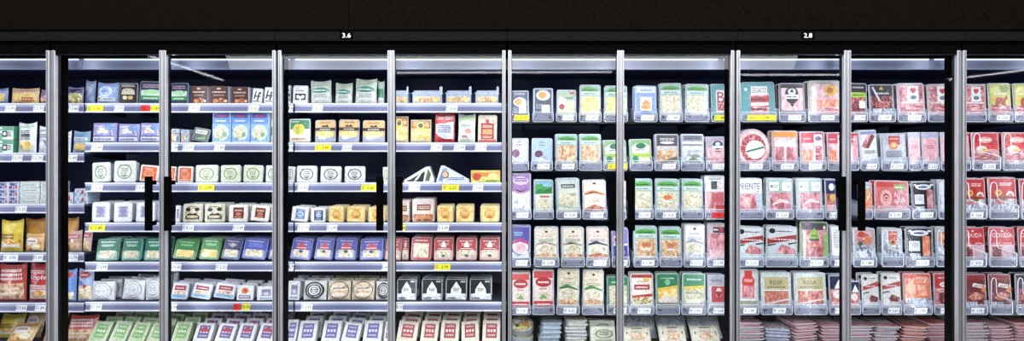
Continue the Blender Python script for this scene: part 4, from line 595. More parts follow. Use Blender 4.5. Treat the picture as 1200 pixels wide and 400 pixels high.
# door 5
row('M2', 0, 4, (456, 479, 106, 'lowtray'), (482, 519, 106, 'lowtray'), (521.5, 553, 106, 'lowtray'), (556, 585, 106, 'lowtray'))
row('M2', 1, 4, (457, 478, 136, 'egg'), (480.5, 505, 140, 'egg'), (507.5, 533, 130, 'redtall'), (535.5, 557, 134.5, 'whitegreen'), (559, 583, 134.5, 'creamred'))
row('M2', 2, 4, (473, 509, 195, 'bwwedge'), (511, 550, 194, 'blwedge'), (551.5, 586.5, 200, 'yelrect'))
row('M2', 3, 4, (462, 480.5, 235, 'brownbig'), (482, 510, 233, 'brownbig'), (511.5, 532, 241, 'yellowsq'), (533.5, 556, 241, 'yellowsq'), (562, 586, 241, 'yellowsq'))
row('M2', 4, 4, (470.5, 479, 280, 'redtop', L(12, dy=.02)), (480, 505.5, 279, 'redbigwin', L(12)), (507.5, 531.5, 280, 'redtop', L(14)), (533.5, 559.5, 280, 'redtop', L(14)), (561, 586.5, 280, 'redtop', L(14)))
row('M2', 5, 4, (464, 488.5, 328, 'blackcrest', L(8)), (493, 519, 328, 'blackcrest', L(8)), (521, 547.5, 328, 'blackcrest', L(8)), (549.5, 577, 328, 'blackcrest', L(8)))
row('M2', 6, 4, (463, 488, 380, 'slred', L(28, roll=5)), (491, 512.5, 380, 'slred', L(28, roll=3)), (515, 537, 380, 'slred', L(28)), (540, 562, 380, 'slred', L(28, roll=-5)), (564.5, 586, 380, 'slred', L(28)))
# door 6
row('R', 0, 5, (598, 620.5, 106, 'eggdark', dict(tag='y', nb=1)), (624, 649, 103, 'eggdark2', dict(tag='n', nb=1)), (651.5, 676, 105, 'palecream', dict(nb=1)), (678.5, 705, 99, 'gcheese'), (707.5, 736, 100, 'gcheese', dict(tag='n')))
row('R', 1, 5, (596, 620, 162, 'whitemound', dict(tag='n', nb=1)), (622, 648, 162, 'bluemound'), (650.5, 677, 157, 'gtan'), (678.5, 705.5, 157, 'gtan', dict(tag='n')), (707, 735.5, 164, 'limegreen', dict(tag='y')))
row('R', 2, 5, (597.5, 623, 203, 'purpletall'), (625, 649, 211, 'greenred', dict(tag='n')), (652, 681, 209, 'greydark'), (682.5, 712, 211, 'creamorange'), (719, 734, 212, 'creamplain', dict(tag='n', nb=1)))
row('R', 3, 5, (597, 622, 265, 'purplepink'), (625.5, 655.5, 267, 'creamteal'), (657.5, 685.5, 267, 'creamteal', dict(tag='n')), (687, 715, 267, 'creamrose'), (717, 738, 268, 'purple3'))
row('R', 4, 5, (598, 622, 320, 'redbrand'), (623.5, 650, 317, 'redbrand', dict(tag='n')), (652, 679.5, 315, 'creamgreen'), (682, 708, 317, 'creamgreen', dict(tag='n')), (711, 738, 325, 'greenframe'))
# door 7
row('R', 0, 6, (743, 770.5, 100, 'bluecheesebox'), (773, 800.5, 97, 'gwhite'), (802.5, 831.5, 98, 'gwhite', dict(tag='n')), (833.5, 851, 98, 'tealred', dict(tag='y')))
row('R', 1, 6, (738, 765, 163, 'limegreen', dict(tag='n')), (767, 796.5, 157, 'darktan'), (798, 825.5, 157, 'whitecrisp', dict(tag='n')), (827.5, 852, 160, 'mauve'))
row('R', 2, 6, (741, 766, 210, 'gwhite'), (767.5, 797, 210, 'gorange'), (798.5, 824.5, 210, 'gwhite', dict(tag='n')), (826, 852, 206, 'whiteframe', dict(tag='r'))),
row('R', 3, 6, (742.5, 771.5, 266, 'gham'), (773, 799.5, 267, 'gham', dict(tag='n')), (801, 827, 263, 'creamred2'), (828.5, 852, 262, 'darkpink'))
row('R', 4, 6, (738.5, 767, 321, 'redcap'), (768.5, 797, 321, 'greenyel', dict(tag='n')), (798.5, 827.5, 321, 'greenpale'), (829, 852, 323, 'redheart'))
# door 8
row('R', 0, 7, (868, 910.5, 95.5, 'legado', dict(tag='y')), (913, 944.5, 97, 'blackround'), (947, 987, 94, 'beigebig'))
row('R', 1, 7, (863, 903, 151, 'roundtray'), (904.5, 936, 153, 'orangehead'), (937.5, 968.5, 154, 'pinkdouble'), (970, 993, 155, 'pinkdouble', dict(tag='n')))
row('R', 2, 7, (862, 895.5, 209, 'priente', dict(tag='n')), (897.5, 930.5, 209, 'twopanel'), (933, 966, 209, 'twopanel', dict(tag='n')), (967.5, 981, 210, 'navyorange'))
row('R', 3, 7, (862, 895.5, 266, 'diagband', dict(roll=2)), (897, 935, 265, 'diagband', dict(tag='n', roll=2)), (937, 971.5, 260, 'greenbadge'), (973, 988, 265, 'whitestrip'))
row('R', 4, 7, (863, 890, 316, 'bottletag'), (891.5, 929, 320, 'rosa'), (931, 970, 320, 'rosa', dict(tag='n')), (972, 993, 323, 'navypink'))
# door 9
row('R', 0, 8, (994, 1017, 97, 'greenband', dict(nb=1)), (1018.5, 1050, 98.5, 'golddark'), (1052, 1085.5, 97, 'heart'), (1087.5, 1119, 98, 'heart', dict(tag='n')))
row('R', 1, 8, (994, 1007, 155, 'crimson', dict(tag='n', nb=1)), (1008.5, 1030.5, 152, 'whitepaper', dict(roll=-2)), (1033, 1064, 156, 'redlabel'), (1065.5, 1080, 155, 'palepink', dict(tag='n')), (1081, 1101.5, 155, 'palepink'), (1103, 1120, 155, 'palepink', dict(tag='n')))
row('R', 2, 8, (1011, 1023, 214, 'clearsalmon', dict(tag='n')), (1024.5, 1067, 212, 'redsalmon'), (1069, 1098, 213, 'blacksausage'), (1099.5, 1117, 211, 'clearwire', dict(tag='n', wire=1)))
row('R', 3, 8, (1000, 1028, 268, 'meatpic'), (1033, 1059.5, 268, 'orangecl', dict(tag='n', wire=1)), (1061, 1095.5, 267, 'blacksalmon'), (1097, 1118, 267, 'orangesl', dict(tag='n', wire=1)))
row('R', 4, 8, (994.5, 1009, 330, 'navypink', dict(tag='n')), (1010.5, 1032, 322, 'reddiag', dict(tag='n')), (1033, 1057, 321, 'reddiag'), (1059, 1093, 321, 'orangebig'), (1095, 1118, 321, 'redscript'))
# door 10
row('R', 0, 9, (1128, 1156.5, 98, 'heart', dict(tag='n', nb=1)), (1158.5, 1187.5, 97, 'cow'), (1189, 1218, 97, 'cow', dict(tag='n')))
row('R', 1, 9, (1126, 1138, 155, 'crimson', dict(tag='n', nb=1)), (1139.5, 1173, 155, 'redmeat', dict(wire=1)), (1175, 1212, 155, 'redmeat', dict(tag='n', wire=1)))
row('R', 2, 9, (1127, 1157, 209, 'redgold', dict(wire=1)), (1159, 1194, 208, 'redgold', dict(tag='n', wire=1)), (1196, 1222, 210, 'redgold', dict(tag='n', wire=1)))
row('R', 3, 9, (1127, 1156.5, 267, 'gouda', dict(wire=1)), (1159, 1192, 267, 'gouda', dict(tag='n', wire=1)), (1194.5, 1222, 267, 'gouda', dict(tag='n', wire=1)))
row('R', 4, 9, (1128, 1158, 322, 'banner'), (1160, 1187, 322, 'banner', dict(tag='n', wire=1)), (1191, 1218, 322, 'blackred', dict(tag='n', wire=1)))

def zshelf(m, r): return WZ(BASE[m][r], YR)
LOOKN = {}
def note(o, look, cat, m, r, d, px, group=None, tail=None): PACKS.append(dict(o=o, look=look, cat=cat, m=m, r=r, d=d, px=px, tail=tail))
def copy_tree(o):
    c = o.copy(); COL.objects.link(c)
    for ch in o.children:
        k = ch.copy(); COL.objects.link(k); k.parent = c
    return c
TRAYS = []; TAGS = []
for m, r, d, its in ITEMS:
    zb = zshelf(m, r)
    for it in its:
        x0, x1, yt, key = it[:4]; op = it[4] if len(it) > 4 else {}
        st = STY[key]; Y = YP + op.get('dy', 0) - (.0 if m != 'R' else .005)
        lean = math.radians(op.get('lean', 3 if st['kind'] not in ('box', 'tub') else 0)); roll = math.radians(op.get('roll', random.uniform(-1.2, 1.2) if st['kind'] in ('tray', 'bag') and not op.get('stack') else 0))
        t = st['t']; w = (x1-x0)*scale_at(Y) - .003
        zt = WZ(yt, Y); zo = zb + t*math.sin(lean) + .0005 + (.006 if m == 'R' else 0) + abs(math.sin(roll))*w/2
        h = (zt - zo)/max(.3, math.cos(lean)) - abs(math.sin(roll))*w*.35
        if op.get('stack'): h = zt - zo
        Xc = WX((x0+x1)/2, Y)
        if roll: w *= .95
        n = op.get('stack', 1); objs = []
        for k in range(n):
            o = make_pack(key, w, h, (Xc, Y, zo + k*(h+.001)), lean, roll)
            objs.append(o)
            tail = None
            if n > 1: tail = ['lowest', 'second from bottom', 'third from bottom', 'topmost'][k if k < n-1 else 3]
            note(o, st['look'], st['cat'], m, r, d, (x0+x1)/2, tail=tail)
        # the ones queued behind, where the camera looks down on them
        if m == 'M2' and r >= 3 and n == 1 and not roll > .16 and not op.get('nb') and st['kind'] not in ('tub', 'wedge', 'wedge2') and (x1-x0) > 14:
            gap = max(t+.012, .05) if lean < .3 else .085
            for k in range(1, 3 if r < 6 else 4):
                b = copy_tree(o); b.location.y += gap*k; b.location.x += random.uniform(-.004, .004)
                b.rotation_euler.y = roll*.6
                if lean > .3: b.location.z += .004*k
                note(b, st['look'], st['cat'], m, r, d, (x0+x1)/2, tail=('behind', k))
        if m == 'R':
            TRAYS.append((x0, x1, m, r, d, op.get('wire'), op.get('tag', 'w'), st['look']))
            for k in range(1, 1 if op.get('nb') else 2):
                b = copy_tree(o); b.location.y += .045; b.location.z += .001
                b.location.x += random.choice((-1, 1))*random.uniform(.002, .006)*(1 if r else 1)
                note(b, st['look'], st['cat'], m, r, d, (x0+x1)/2, tail=('behind', k))
# --- bottom deck of the right cabinets: flat packs lying in stacks
ZD = WZ(408, YR)
def flat_stack(d, x0, x1, ytop, key, dep=.16, dy=0., n=None, turn=0, jit=.010):
    st = STY[key]; t = st['t']; Y = YP + dy; sc_ = scale_at(Y)
    w = (x1-x0)*sc_-.004; ztop = WZ(ytop, Y); k0 = int((ztop-ZD)/(t+.0015))
    n = k0
    rr = random.Random(x0)
    for k in range(n):
        o = make_pack(key, w, dep, (WX((x0+x1)/2, Y)+rr.uniform(-jit, jit), Y+rr.uniform(0, jit*2), ZD+.001+(k+1)*(t+.0015)), math.radians(90), 0, 0)
        o.rotation_euler = (-math.pi/2, 0, turn + rr.uniform(-.07, .07))
        PACKS.append(dict(o=o, look=st['look'], cat=st['cat'], m='R', r=5, d=d, px=(x0+x1)/2, tail=('stack', k, n, x0)))
flat_stack(5, 633, 658, 379, 'flattub', .15)
flat_stack(5, 662, 688, 377, 'flatcheese', .17)
flat_stack(7, 863, 897, 376, 'flatwhite', .2)
flat_stack(7, 899, 928, 385, 'flatblue', .16, turn=-.12)
flat_stack(7, 931, 962, 378, 'flatpink', .2, turn=.16)
flat_stack(7, 964, 993, 381, 'flatpink', .2)
flat_stack(7, 921, 958, 371, 'flatred', .16, .26)
flat_stack(8, 996, 1026, 383, 'flatwhite', .18)
flat_stack(8, 1028, 1057, 383, 'flatwhite', .18)
flat_stack(8, 1060, 1088, 380, 'flatorange', .2, turn=-.14)
flat_stack(8, 1090, 1118, 379, 'flatred', .2)
flat_stack(8, 1054, 1090, 373, 'flatorange', .16, .26)
flat_stack(9, 1128, 1160, 377, 'flatwhite', .2)
flat_stack(9, 1162, 1190, 380, 'flatpink', .2, turn=.1)
flat_stack(9, 1192, 1222, 377, 'flatred', .2)
def deck(d, x0, x1, yt, key, lean, dy=0., roll=0, z=0):
    st = STY[key]; Y = YP+dy; a = math.radians(lean); w = (x1-x0)*scale_at(Y)-.003
    zo = ZD+.001+st['t']*math.sin(a)+z; h = (WZ(yt, Y+.02)-zo)/math.cos(a)
    o = make_pack(key, w, h, (WX((x0+x1)/2, Y), Y, zo), a, roll)
    PACKS.append(dict(o=o, look=st['look'], cat=st['cat'], m='R', r=5, d=d, px=(x0+x1)/2, tail=None)); return o
b = make_pack('saladbowl', .155, .15, (WX(612, YP), YP, ZD+.1), math.radians(66)); note(b, STY['saladbowl']['look'], 'tray', 'R', 5, 5, 612)
b2 = copy_tree(b); b2.location.z = ZD+.052; b2.rotation_euler.x = -math.pi/2; note(b2, STY['saladbowl']['look'], 'tray', 'R', 5, 5, 612, tail='underneath the other one')
deck(5, 692, 722, 383, 'stamped', 12); o = deck(5, 691, 721, 376, 'stamped', 12, .06); o = deck(5, 689, 719, 374, 'stamped', 12, .12)
deck(6, 731, 764, 385, 'octagon', 30); deck(6, 774, 806, 384, 'octagon', 30); deck(6, 812, 846, 384, 'octagon', 30)
for x0, x1 in ((733, 771), (772, 808), (810, 848)): deck(6, x0, x1, 374, 'crumple', 40, .1)

# ---------------------------------------------------------------- labels
ORD = ["", "second", 'third', 'fourth', 'fifth', 'sixth', 'seventh', 'eighth']
def order(i, n):
    if n == 1: return ''
    if i == 0: return 'leftmost of %s' % NUM[n]
    if i == n-1: return 'rightmost of %s' % NUM[n]
    if n == 3: return 'middle of three'
    return '%s of %s from left' % (ORD[i], NUM[n])
NUM = ['', 'one', 'two', 'three', 'four', 'five', 'six', 'seven', 'eight', 'nine', 'ten', 'eleven', 'twelve']
def words(*p):
    s = ', '.join(x for x in p if x); return s
cells = {}
for p in PACKS:
    key = (p['look'], p['m'] if p['m'] != 'R' else 'R', p['r'], p['d'])
    cells.setdefault(key, [])
    if not any(abs(q-p['px']) < .6 for q in cells[key]): cells[key].append(p['px'])
for p in PACKS:
    xs = sorted(cells[(p['look'], p['m'], p['r'], p['d'])]); i = min(range(len(xs)), key=lambda k: abs(xs[k]-p['px'])); n = len(xs)
    side = ' at left' if (p['m'] == 'M1' and p['d'] == 1) else ''
    where = '%s shelf%s, %s door' % (ROWN[p['m']][p['r']], side, DOORN[p['d']])
    od = order(i, n); t = p['tail']; look = p['look']
    if t is None: lab = words(look, od, where)
    elif isinstance(t, str):
        lab = words(look, t, od.replace(' of three', '').replace(' of two', ''), where)
    elif t[0] == 'behind':
        od2 = (od.split(' of ')[0] if n > 1 else '')
        if t[1] == 1: q = 'behind the %s one' % (od2 or 'front')
        else: q = ('%s back' % ORD[t[1]]) + (', %s column' % od2 if od2 else '')
        lab = words(look, q, where)
    else:
        _, k, nn, _x = t
        pos = 'topmost' if k == nn-1 else 'lowest' if k == 0 else '%s from bottom' % ORD[k]
        od2 = (od.split(' of ')[0] if n > 1 else '')
        lab = words(look, pos + (' of %s stack' % od2 if od2 else ' of its stack'), where)
    ws = lab.split()
    if len(ws) > 16 and isinstance(t, tuple): lab = lab.replace('behind the ', 'behind ').replace(' one,', ',').replace(' column,', ',').replace(' stack,', ','); ws = lab.split()
    if len(ws) > 16:
        print('LONG', lab)
        lw = look.split(); over = len(ws)-16
        lab = lab.replace(look, ' '.join(lw[:len(lw)-over])).replace(' of,', ',').replace(' with,', ',').replace(' and,', ',').replace(' over,', ',').replace(' under,', ',')
    p['lab'] = lab
seen = {}
for p in PACKS: seen.setdefault(p['lab'], []).append(p)
for lab, ps in seen.items():
    if len(ps) > 1: print('DUPLABEL', lab, len(ps))
for p in PACKS:
    tag(p['o'], p['lab'], p['cat'], '%s on the %s shelf' % (p['look'], ROWN[p['m']][p['r']]) if len(cells[(p['look'], p['m'], p['r'], p['d'])]) > 1 or p['tail'] else None)
print('PACKS', len(PACKS))
# ---------------------------------------------------------------- clear trays with tag pockets (right cabinets)
clr = mat('ccd6e4', 'clear'); lipm = mat('84889c', 'print'); rimm = mat('dce2ec', 'plastic'); dk = mat('34384c', 'print'); wire = mat('e4e8ee', 'plastic')
tr_cells = {}
for T in TRAYS: tr_cells.setdefault((T[3], T[4]), []).append((T[0]+T[1])/2)
PRICES = ['2.99', '3.49', '1.99', '4.20', '2.79', '3.95', '2.25', '5.49', '1.89', '3.60']
pt = random.Random(3)
def price_tag(xc, w, h, Y, z0, col, label, group, txt=None):
    mb = MB(); c = {'w': 'eef0f4', 'y': 'e8e040', 'r': 'd83a30'}[col]; sk = h*.14
    mb.prism([(-w/2, 0), (w/2, 0), (w/2+sk, h), (-w/2+sk, h)], 0, .0012, mat(c, 'matte'))
    vs, fs, asp = text_geo(txt or pt.choice(PRICES)); th = h*.46; tw = th*asp
    tx = w*.16 if col != 'r' else 0
    mb.add([(tx+x*tw, -.0006, h*.5+y*th) for x, y in vs], fs, mat('20222c', 'matte'))
    for k in range(3): mb.box(-w*.42, -w*.42+w*(.2-.03*k), -.0006, 0, h*(.66-.2*k), h*(.74-.2*k), mat('50546a', 'matte'))
    o = mb.obj('price_tag', loc=(xc, Y, z0)); tag(o, label, 'price tag', group); return o
for x0, x1, m, r, d, wr, tg, look in TRAYS:
    Yl = .218; s = scale_at(Yl); w = (x1-x0)*s-.004; xc = WX((x0+x1)/2, Yl); zb = zshelf(m, r)+.001; h = 9.5*s
    t = empty('display_tray', (xc, Yl, zb))
    mb = MB(); mb.prism(rrect(-w/2, w/2, -.012, h, .012), 0, .003, clr); q_ = rrect(-w/2, w/2, -.012, h, .012); mb.tube([(x, 0, z) for x, z in q_+q_[:1]], .0014, rimm, 5); mb.obj('front_lip', t)
    mb = MB(); mb.box(-w/2+.002, w/2-.002, .003, .40, 0, .003, clr); mb.obj('tray_floor', t)
    for sg in (-1, 1):
        mb = MB(); x = sg*(w/2-.0015); mb.add([(x-.0008, .003, .003), (x-.0008, .003, h*1.4), (x-.0008, .30, h*2.0), (x-.0008, .30, .003), (x+.0008, .003, .003), (x+.0008, .003, h*1.4), (x+.0008, .30, h*2.0), (x+.0008, .30, .003)],
            [(0, 1, 2, 3), (7, 6, 5, 4), (0, 4, 5, 1), (1, 5, 6, 2), (2, 6, 7, 3), (3, 7, 4, 0)], clr); mb.obj('side_fin', t)
    mb = MB(); mb.box(-w*.44, w*.44, -.0012, 0, -.004, h*.56, lipm)
    rr = random.Random(int(x0*7+r))
    for k in range(7):
        a = rr.choice((-1, 1)); x = a*w*rr.uniform(.28, .42); z = h*rr.uniform(.08, .5)
        mb.box(x-.004, x+.004, -.0018, -.001, z, z+h*rr.uniform(.06, .16), dk)
    mb.obj('ticket_strip', t)
    if wr:
        a = w/2-.004; H = h*4.2
        pts = [(-a, -.004, -.004), (-a, -.004, H*.9), (-a+.006, -.004, H), (-a+w*.1, -.004, H*1.04), (-a+w*.2, -.004, H), (-a+w*.22, -.004, H*.9), (-a+w*.23, -.004, H*.62), (-a+w*.3, -.004, H*.5), (a-.004, -.004, H*.36), (a, -.004, H*.32), (a, -.004, -.002), (a-.006, -.004, -.008), (-a+.006, -.004, -.008), (-a, -.004, -.004)]
        mb = MB(); mb.tube(pts, .0024, wire); mb.obj('wire_loop', t, True)
    xs = sorted(tr_cells[(r, d)]); i = xs.index((x0+x1)/2)
    tag(t, 'clear plastic display tray, %s, %s shelf, %s door' % (order(i, len(xs)) or 'single', ROWN[m][r], DOORN[d]), 'tray', 'clear trays of the right cabinets')
    if tg != 'n':
        tw = min(w*.56, .085); nm = {'w': 'white', 'y': 'yellow', 'r': 'red'}[tg]
        price_tag(xc+w*.06, tw if tg != 'y' else w*.8, h*.66, Yl-.0042, zb-.003, tg, '%s price tag on tray %s, %s shelf, %s door' % (nm, order(i, len(xs)), ROWN[m][r], DOORN[d]), 'price tags on trays')
# ---------------------------------------------------------------- price tags on the shelf rails of the left cabinets
RT = [('M1', 0, 0, [(5, 18, 'w'), (38, 51, 'w')]), ('M1', 0, 1, [(80, 92, 'w')]), ('M2', 0, 1, [(101, 121, 'y'), (133, 145, 'w'), (164, 174.5, 'r'), (175.5, 187, 'y')]),
      ('M2', 0, 2, [(220, 234, 'w'), (290, 303, 'w')]), ('M2', 0, 3, [(338, 343, 'w'), (365, 378, 'w')]), ('M2', 0, 4, [(522, 536, 'w')]),
      ('M1', 1, 0, [(13, 26, 'w'), (36, 50, 'w')]), ('M1', 1, 1, [(77, 90, 'w')]), ('M2', 1, 1, [(106, 120, 'w')]), ('M2', 1, 2, [(198, 208, 'w'), (213, 227, 'w'), (250, 263, 'w')]),
      ('M2', 1, 3, [(338, 343, 'w'), (368, 388, 'y'), (400, 412, 'w')]), ('M2', 1, 4, [(504, 518, 'w'), (531, 545, 'w'), (556, 570, 'w')]),
      ('M1', 2, 0, [(17, 31, 'w')]), ('M2', 2, 1, [(106, 120, 'w'), (158, 171, 'w')]), ('M2', 2, 2, [(231, 251, 'y')]), ('M2', 2, 3, [(348, 361, 'w'), (422, 441, 'y')]),
      ('M2', 2, 4, [(478, 492, 'w'), (517, 538, 'y'), (553, 566, 'w')]),
      ('M1', 3, 0, [(3, 21, 'w'), (38, 50, 'w')]), ('M1', 3, 1, [(78, 91, 'w')]), ('M2', 3, 1, [(103, 123, 'y')]), ('M2', 3, 2, [(213, 227, 'w'), (272, 286, 'w')]),
      ('M2', 3, 3, [(348, 362, 'w'), (382, 395, 'w')]), ('M2', 3, 4, [(464, 475, 'y'), (512, 526, 'w')]),
      ('M1', 4, 0, [(18, 31, 'w'), (40, 53, 'w')]), ('M2', 4, 1, [(112, 126, 'w')]), ('M2', 4, 2, [(199, 212, 'w'), (252, 266, 'w')]), ('M2', 4, 3, [(338, 344, 'w'), (447, 454, 'w')]), ('M2', 4, 4, [(508, 528, 'y')]),
      ('M2', 5, 1, [(105, 119, 'w')]), ('M2', 5, 2, [(198, 207, 'w'), (272, 281.5, 'r'), (282.5, 293, 'y')]), ('M2', 5, 3, [(352, 366, 'w')]), ('M2', 5, 4, [(464, 472, 'w')])]
YT = YR - .0035
for m, r, d, lst in RT:
    for i, (x0, x1, c) in enumerate(lst):
        nm = {'w': 'white', 'y': 'yellow', 'r': 'red'}[c]
        same = [q for q in lst if q[2] == c]; k = same.index((x0, x1, c)); od = order(k, len(same))
        side = ' left part of' if (m == 'M1' and d == 1) else ''
        price_tag(WX((x0+x1)/2, YT), (x1-x0)*scale_at(YT)*.94, 7.2*scale_at(YT), YT, WZ(BASE[m][r]+8.8, YT), c,
            '%s price tag on rail, %s%s shelf,%s %s door' % (nm, od and od + ', ', ROWN[m][r], side, DOORN[d]), 'price tags on shelf rails', '%' if c == 'r' else None)
# ---------------------------------------------------------------- the refrigerated cabinets
SEAMS = [-202, 62.5, 326, 594, 860.5, 1124, 1390]
MID = [-70, 193, 459, 726.5, 991, 1257]
black = mat('040405', 'matte'); header = mat('161617', 'matte'); alu = mat('ccced6', 'metal'); alud = mat('8a8c94', 'metal')
inner = mat('262c58', 'plastic'); shelfm = mat('343850', 'plastic'); shelfd = mat('0e0e18', 'plastic')
railw = mat('dcdee6', 'plastic'); railb = mat('6c7090', 'plastic'); ductm = mat('a4acc8', 'plastic'); gl = glass_mat()
ledm = emis('led_strip', 'dfe8ff', 1.1)
ZTOP = WZ(36, -.045); ZD1 = WZ(48, -.045); ZBOT = .12; ZDECK = ZD
names = ['leftmost', 'second', 'third', 'fourth', 'fifth', 'sixth and rightmost']
for ci in range(6):
    a, bb = WX(SEAMS[ci], 0)+.001, WX(SEAMS[ci+1], 0)-.001
    mod = 'M1' if ci == 0 else 'M2' if ci < 3 else 'R'
    cab = empty('refrigerated_cabinet', ((a+bb)/2, .4, 0)); ox, oy = (a+bb)/2, .4
    tag(cab, '%s black glass door refrigerated cabinet %s' % (names[ci], ['cut off by the picture edge', 'holding cheese on pale rails', 'holding cheese, yellow and red packs', 'holding sliced cheese in clear trays', 'holding pink cold cuts', 'cut off by the picture edge'][ci]), 'refrigerator', 'refrigerated cabinets in a row')
    def B(name, x0, x1, y0, y1, z0, z1, m, c=0, par=cab):
        mb = MB(); mb.box(x0-ox, x1-ox, y0-oy, y1-oy, z0, z1, m, c); return mb.obj(name, par)
    B('back_panel', a, bb, .78, .82, ZBOT, ZTOP, inner)
    B('base', a, bb, .02, .80, 0, ZBOT, black)
    B('kick_plate', a, bb, .03, .05, ZBOT, ZDECK-.06, header)
    B('bottom_deck', a, bb, YR, .78, ZDECK-.05, ZDECK, shelfd if mod == 'R' else shelfm)
    B('top_panel', a, bb, .05, .82, ZTOP, ZTOP+.05, black)
    hb = B('header_rail', a, bb, -.045, .05, ZD1, ZTOP, header, .004)
    if ci in (2, 4) :
        px = 406 if ci == 2 else 947
        mb = MB(); X = WX(px, -.05); mb.box(X-ox-.04, X-ox+.04, -.048-oy, -.045-oy, WZ(46, -.05), WZ(37.5, -.05), black)
        dp = mb.obj('temperature_display', cab)
        mb = MB(); tx = '3.6' if ci == 2 else '2.8'; vs, fs, asp = text_geo(tx)
        mb.add([(X-ox+x*.05, -.0495-oy, WZ(41.5, -.05)+y*.027) for x, y in vs], fs, emis('display_digits', 'f4f4f4', 1.2)); mb.obj('digits', dp)
    B('door_header', a, bb, .03, .07, WZ(66, .03), ZD1, black)
    B('air_duct', a, bb, .20, .23, WZ(81, .2), WZ(69, .2), ductm)
    ld = B('light_strip', a+.02, bb-.02, .192, .20, WZ(70.5, .2), WZ(69.2, .2), ledm)
    B('canopy', a, bb, .23, .78, WZ(78, .2), WZ(70, .2), inner)
    for nm, x in (('mullion_post', a+.003), ('mullion_post', bb-.003)):
        sg = 1 if x < ox else -1
        x0, x1 = sorted((x, x+sg*.029)); B(nm, x0, x1, .034, .066, ZDECK-.1, ZD1-.002, black)
    # shelves
    bs = BASE[mod]
    for r, yb in enumerate(bs[:-1]):
        z = WZ(yb, YR); mb = MB()
        mb.box(a-ox+.002, bb-ox-.002, YR+.004-oy, .70-oy, z-.012, z, shelfd if mod == 'R' else shelfm)
        sh = mb.obj('shelf', cab)
        for q in (.08, .5, .92):
            mb = MB(); X = a+(bb-a)*q-ox; mb.add([(X-.004, .70-oy, z-.013), (X-.004, .30-oy, z-.013), (X-.004, .70-oy, z-.06), (X+.004, .70-oy, z-.013), (X+.004, .30-oy, z-.013), (X+.004, .70-oy, z-.06)], [(0, 1, 2), (3, 5, 4), (0, 3, 4, 1), (1, 4, 5, 2), (2, 5, 3, 0)], shelfd); mb.obj('bracket', sh)
        s = scale_at(YR); mb = MB(); x0, x1 = a-ox+.004, bb-ox-.004; y0 = YR-oy
        if mod != 'R':
            mb.box(x0, x1, y0, y0+.004, z-9*s, z+.3*s, railb)
            mb.box(x0, x1, y0-.004, y0+.004, z-.6*s, z+.9*s, railw)
            mb.box(x0, x1, y0-.004, y0+.004, z-10*s, z-8.6*s, railw)
            mb.box(x0, x1, y0-.0015, y0+.001, z-3.2*s, z-.6*s, mat('a4a8c0', 'plastic'))
            mb.obj('price_rail', sh)
        else:
            mb.box(x0, x1, y0+.014, y0+.018, z-4*s, z-.012, shelfd); mb.obj('front_edge', sh)
    # two doors
    mid = WX(MID[ci], 0)
    for k, (x0, x1) in enumerate(((a+.007, mid-.001), (mid+.001, bb-.007))):
        dr = empty('door'); dr.parent = cab; dr.location = (0, 0, 0)
        zt, zb = WZ(48.5, -.02), ZDECK-.10; sw = .020
        mb = MB()
        for u0, u1 in ((x0, x0+sw), (x1-sw, x1)):
            mb.box(u0-ox, u1-ox, -.02-oy, .002-oy, zb, zt-.055, alu, .002)
            mb.box(u0-ox, u1-ox, .0021-oy, .028-oy, zb, zt-.055, black)
            mb.box(u0-ox+.0065, u1-ox-.0065, -.022-oy, -.0195-oy, zb+.01, zt-.06, alud)
            mb.box(u0-ox, u1-ox, -.02-oy, .028-oy, zt-.0548, zt, black)
        mb.box(x0+sw-ox, x1-sw-ox, -.016-oy, .024-oy, zt-.078, zt, black)
        mb.box(x0+sw-ox, x1-sw-ox, -.017-oy, .0-oy, zt-.082, zt-.079, mat('1c1e24', 'metal'))
        mb.box(x0+sw-ox, x1-sw-ox, -.016-oy, .024-oy, zb, zb+.05, black)
        mb.obj('door_frame', dr)
        g = MB(); xx0, xx1 = x0+sw-.003-ox, x1-sw+.003-ox
        g.add([(xx0, 0-oy, zb+.04), (xx1, 0-oy, zb+.04), (xx1, 0-oy, zt-.07), (xx0, 0-oy, zt-.07)], [(0, 1, 2, 3)], gl); g.obj('glass_pane', dr)
        hx = (mid-.058 if k == 0 else mid+.058) - ox
        hz0, hz1 = WZ(270.5, -.05), WZ(207, -.05)
        mb = MB(); mb.box(hx-.021, hx+.021, -.062-oy, -.048-oy, hz0, hz1, black, .003)
        for z in (hz0+.04, hz1-.04):
            mb.box(hx-.010, hx+.010, -.05-oy, -.0015-oy, z-.012, z+.012, black)
        mb.obj('handle', dr)
# fascia boards over the cabinets
fas = mat('0c0906', 'matte')
for i, (p0, p1) in enumerate(((-210, 409), (409, 922), (922, 1400))):
    mb = MB(); mb.box(WX(p0, -.05)+.001, WX(p1, -.05)-.001, -.06, .045, ZTOP+.002, ZTOP+.62, fas, .002)
    tag(mb.obj('fascia_board'), 'dark brown fascia board above the doors, %s of three' % ['leftmost', 'middle', 'rightmost'][i], 'panel', 'fascia boards')
    
# ---------------------------------------------------------------- the shop around it
def ST(name, x0, x1, y0, y1, z0, z1, m):
    mb = MB(); mb.box(x0, x1, y0, y1, z0, z1, m); mb.obj(name, kind='structure')
ST('floor', -12, 12, -11, 1, -.06, 0, mat('7c7870', 'plastic'))
ST('wall_back', -12, 12, .86, 1.0, 0, 3.6, mat('201c18', 'matte'))
ST('wall_front', -12, 12, -11.2, -11.0, 0, 3.6, mat('3c3834', 'matte'))
ST('ceiling', -12, 12, -11, 1, 3.6, 3.7, mat('1c1a18', 'matte'))
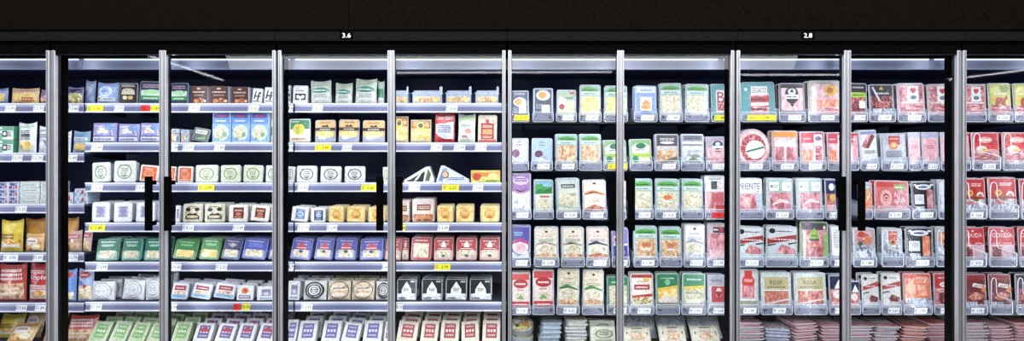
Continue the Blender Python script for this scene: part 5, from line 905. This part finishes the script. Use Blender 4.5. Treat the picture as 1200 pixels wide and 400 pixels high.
# hanging lamps of the shop; their reflections cross the top of the glass
lampm = emis('lamp_tube', 'f4f4ff', 12.0); caseg = mat('b8b8bc', 'metal')
for i, (x, y, z, L_, rz) in enumerate(((-5.85, -5.8, 3.0, 3.0, math.pi/2-.17), (-.15, -6.2, 3.0, 4.1, .02), (5.4, -6.5, 3.0, 2.0, 0), (9.3, -6.4, 3.0, 1.6, math.pi/2-.23))):
    l = empty('ceiling_lamp', (x, y, z)); l.rotation_euler.z = rz
    tag(l, 'long white ceiling lamp of the shop, %s of four' % ['leftmost', 'second from left', 'third from left', 'rightmost'][i], 'lamp', 'ceiling lamps')
    mb = MB(); mb.box(-L_/2, L_/2, -.03, .03, .02, .05, caseg); mb.obj('housing', l)
    mb = MB(); mb.box(-L_/2+.02, L_/2-.02, -.018, .018, -.012, .018, lampm, .006); mb.obj('tube', l)
    for q in (-.4, .4):
        mb = MB(); mb.tube([(L_*q, 0, .06), (L_*q, 0, .598)], .004, caseg); mb.obj('suspension_rod', l)
def area(name, loc, target, sx, sy, power, col=(1, 1, 1), spread=180):
    li = bpy.data.lights.new(name, 'AREA'); li.shape = 'RECTANGLE'; li.size = sx; li.size_y = sy; li.energy = power; li.color = col; li.spread = math.radians(spread)
    o = bpy.data.objects.new(name, li); COL.objects.link(o); o.location = loc
    o.rotation_euler = (Vector(target)-Vector(loc)).to_track_quat('-Z', 'Y').to_euler(); return o
K = .44
area('shop_light', (0, -1.5, 3.3), (0, .25, 1.0), 8.0, .9, 330*K, (1, .98, .97))
area('shop_light', (0, -3.6, 3.2), (0, .25, .9), 8.0, 1.2, 420*K, (.97, .98, 1))
# LED bars inside, on the door posts, throwing light into the cabinets
zc = (ZD1+ZDECK)/2
for i, px in enumerate(SEAMS[1:-1]+MID[1:-1]+[-70, 1257]):
    X = WX(px, .05)
    for sg in (-1, 1):
        area('cabinet_led', (X+sg*.034, .08, zc), (X+sg*.5, .26, zc), .02, 1.85, 6*K, (.86, .91, 1))
w = bpy.data.worlds.new('World'); sc.world = w; w.use_nodes = True
w.node_tree.nodes['Background'].inputs[0].default_value = (.02, .02, .024, 1); w.node_tree.nodes['Background'].inputs[1].default_value = 1
cam = bpy.data.cameras.new('Camera'); co = bpy.data.objects.new('Camera', cam); COL.objects.link(co)
co.location = (0, -D, EYE); co.rotation_euler = (math.pi/2, 0, 0)
cam.sensor_width = 36; cam.lens = 36*D/(1200/PXM); cam.shift_y = -(200-HOR)/1200; cam.clip_start = .05
sc.camera = co
sc.view_settings.view_transform = 'Standard'; sc.view_settings.look = 'None'; sc.view_settings.exposure = 0.0
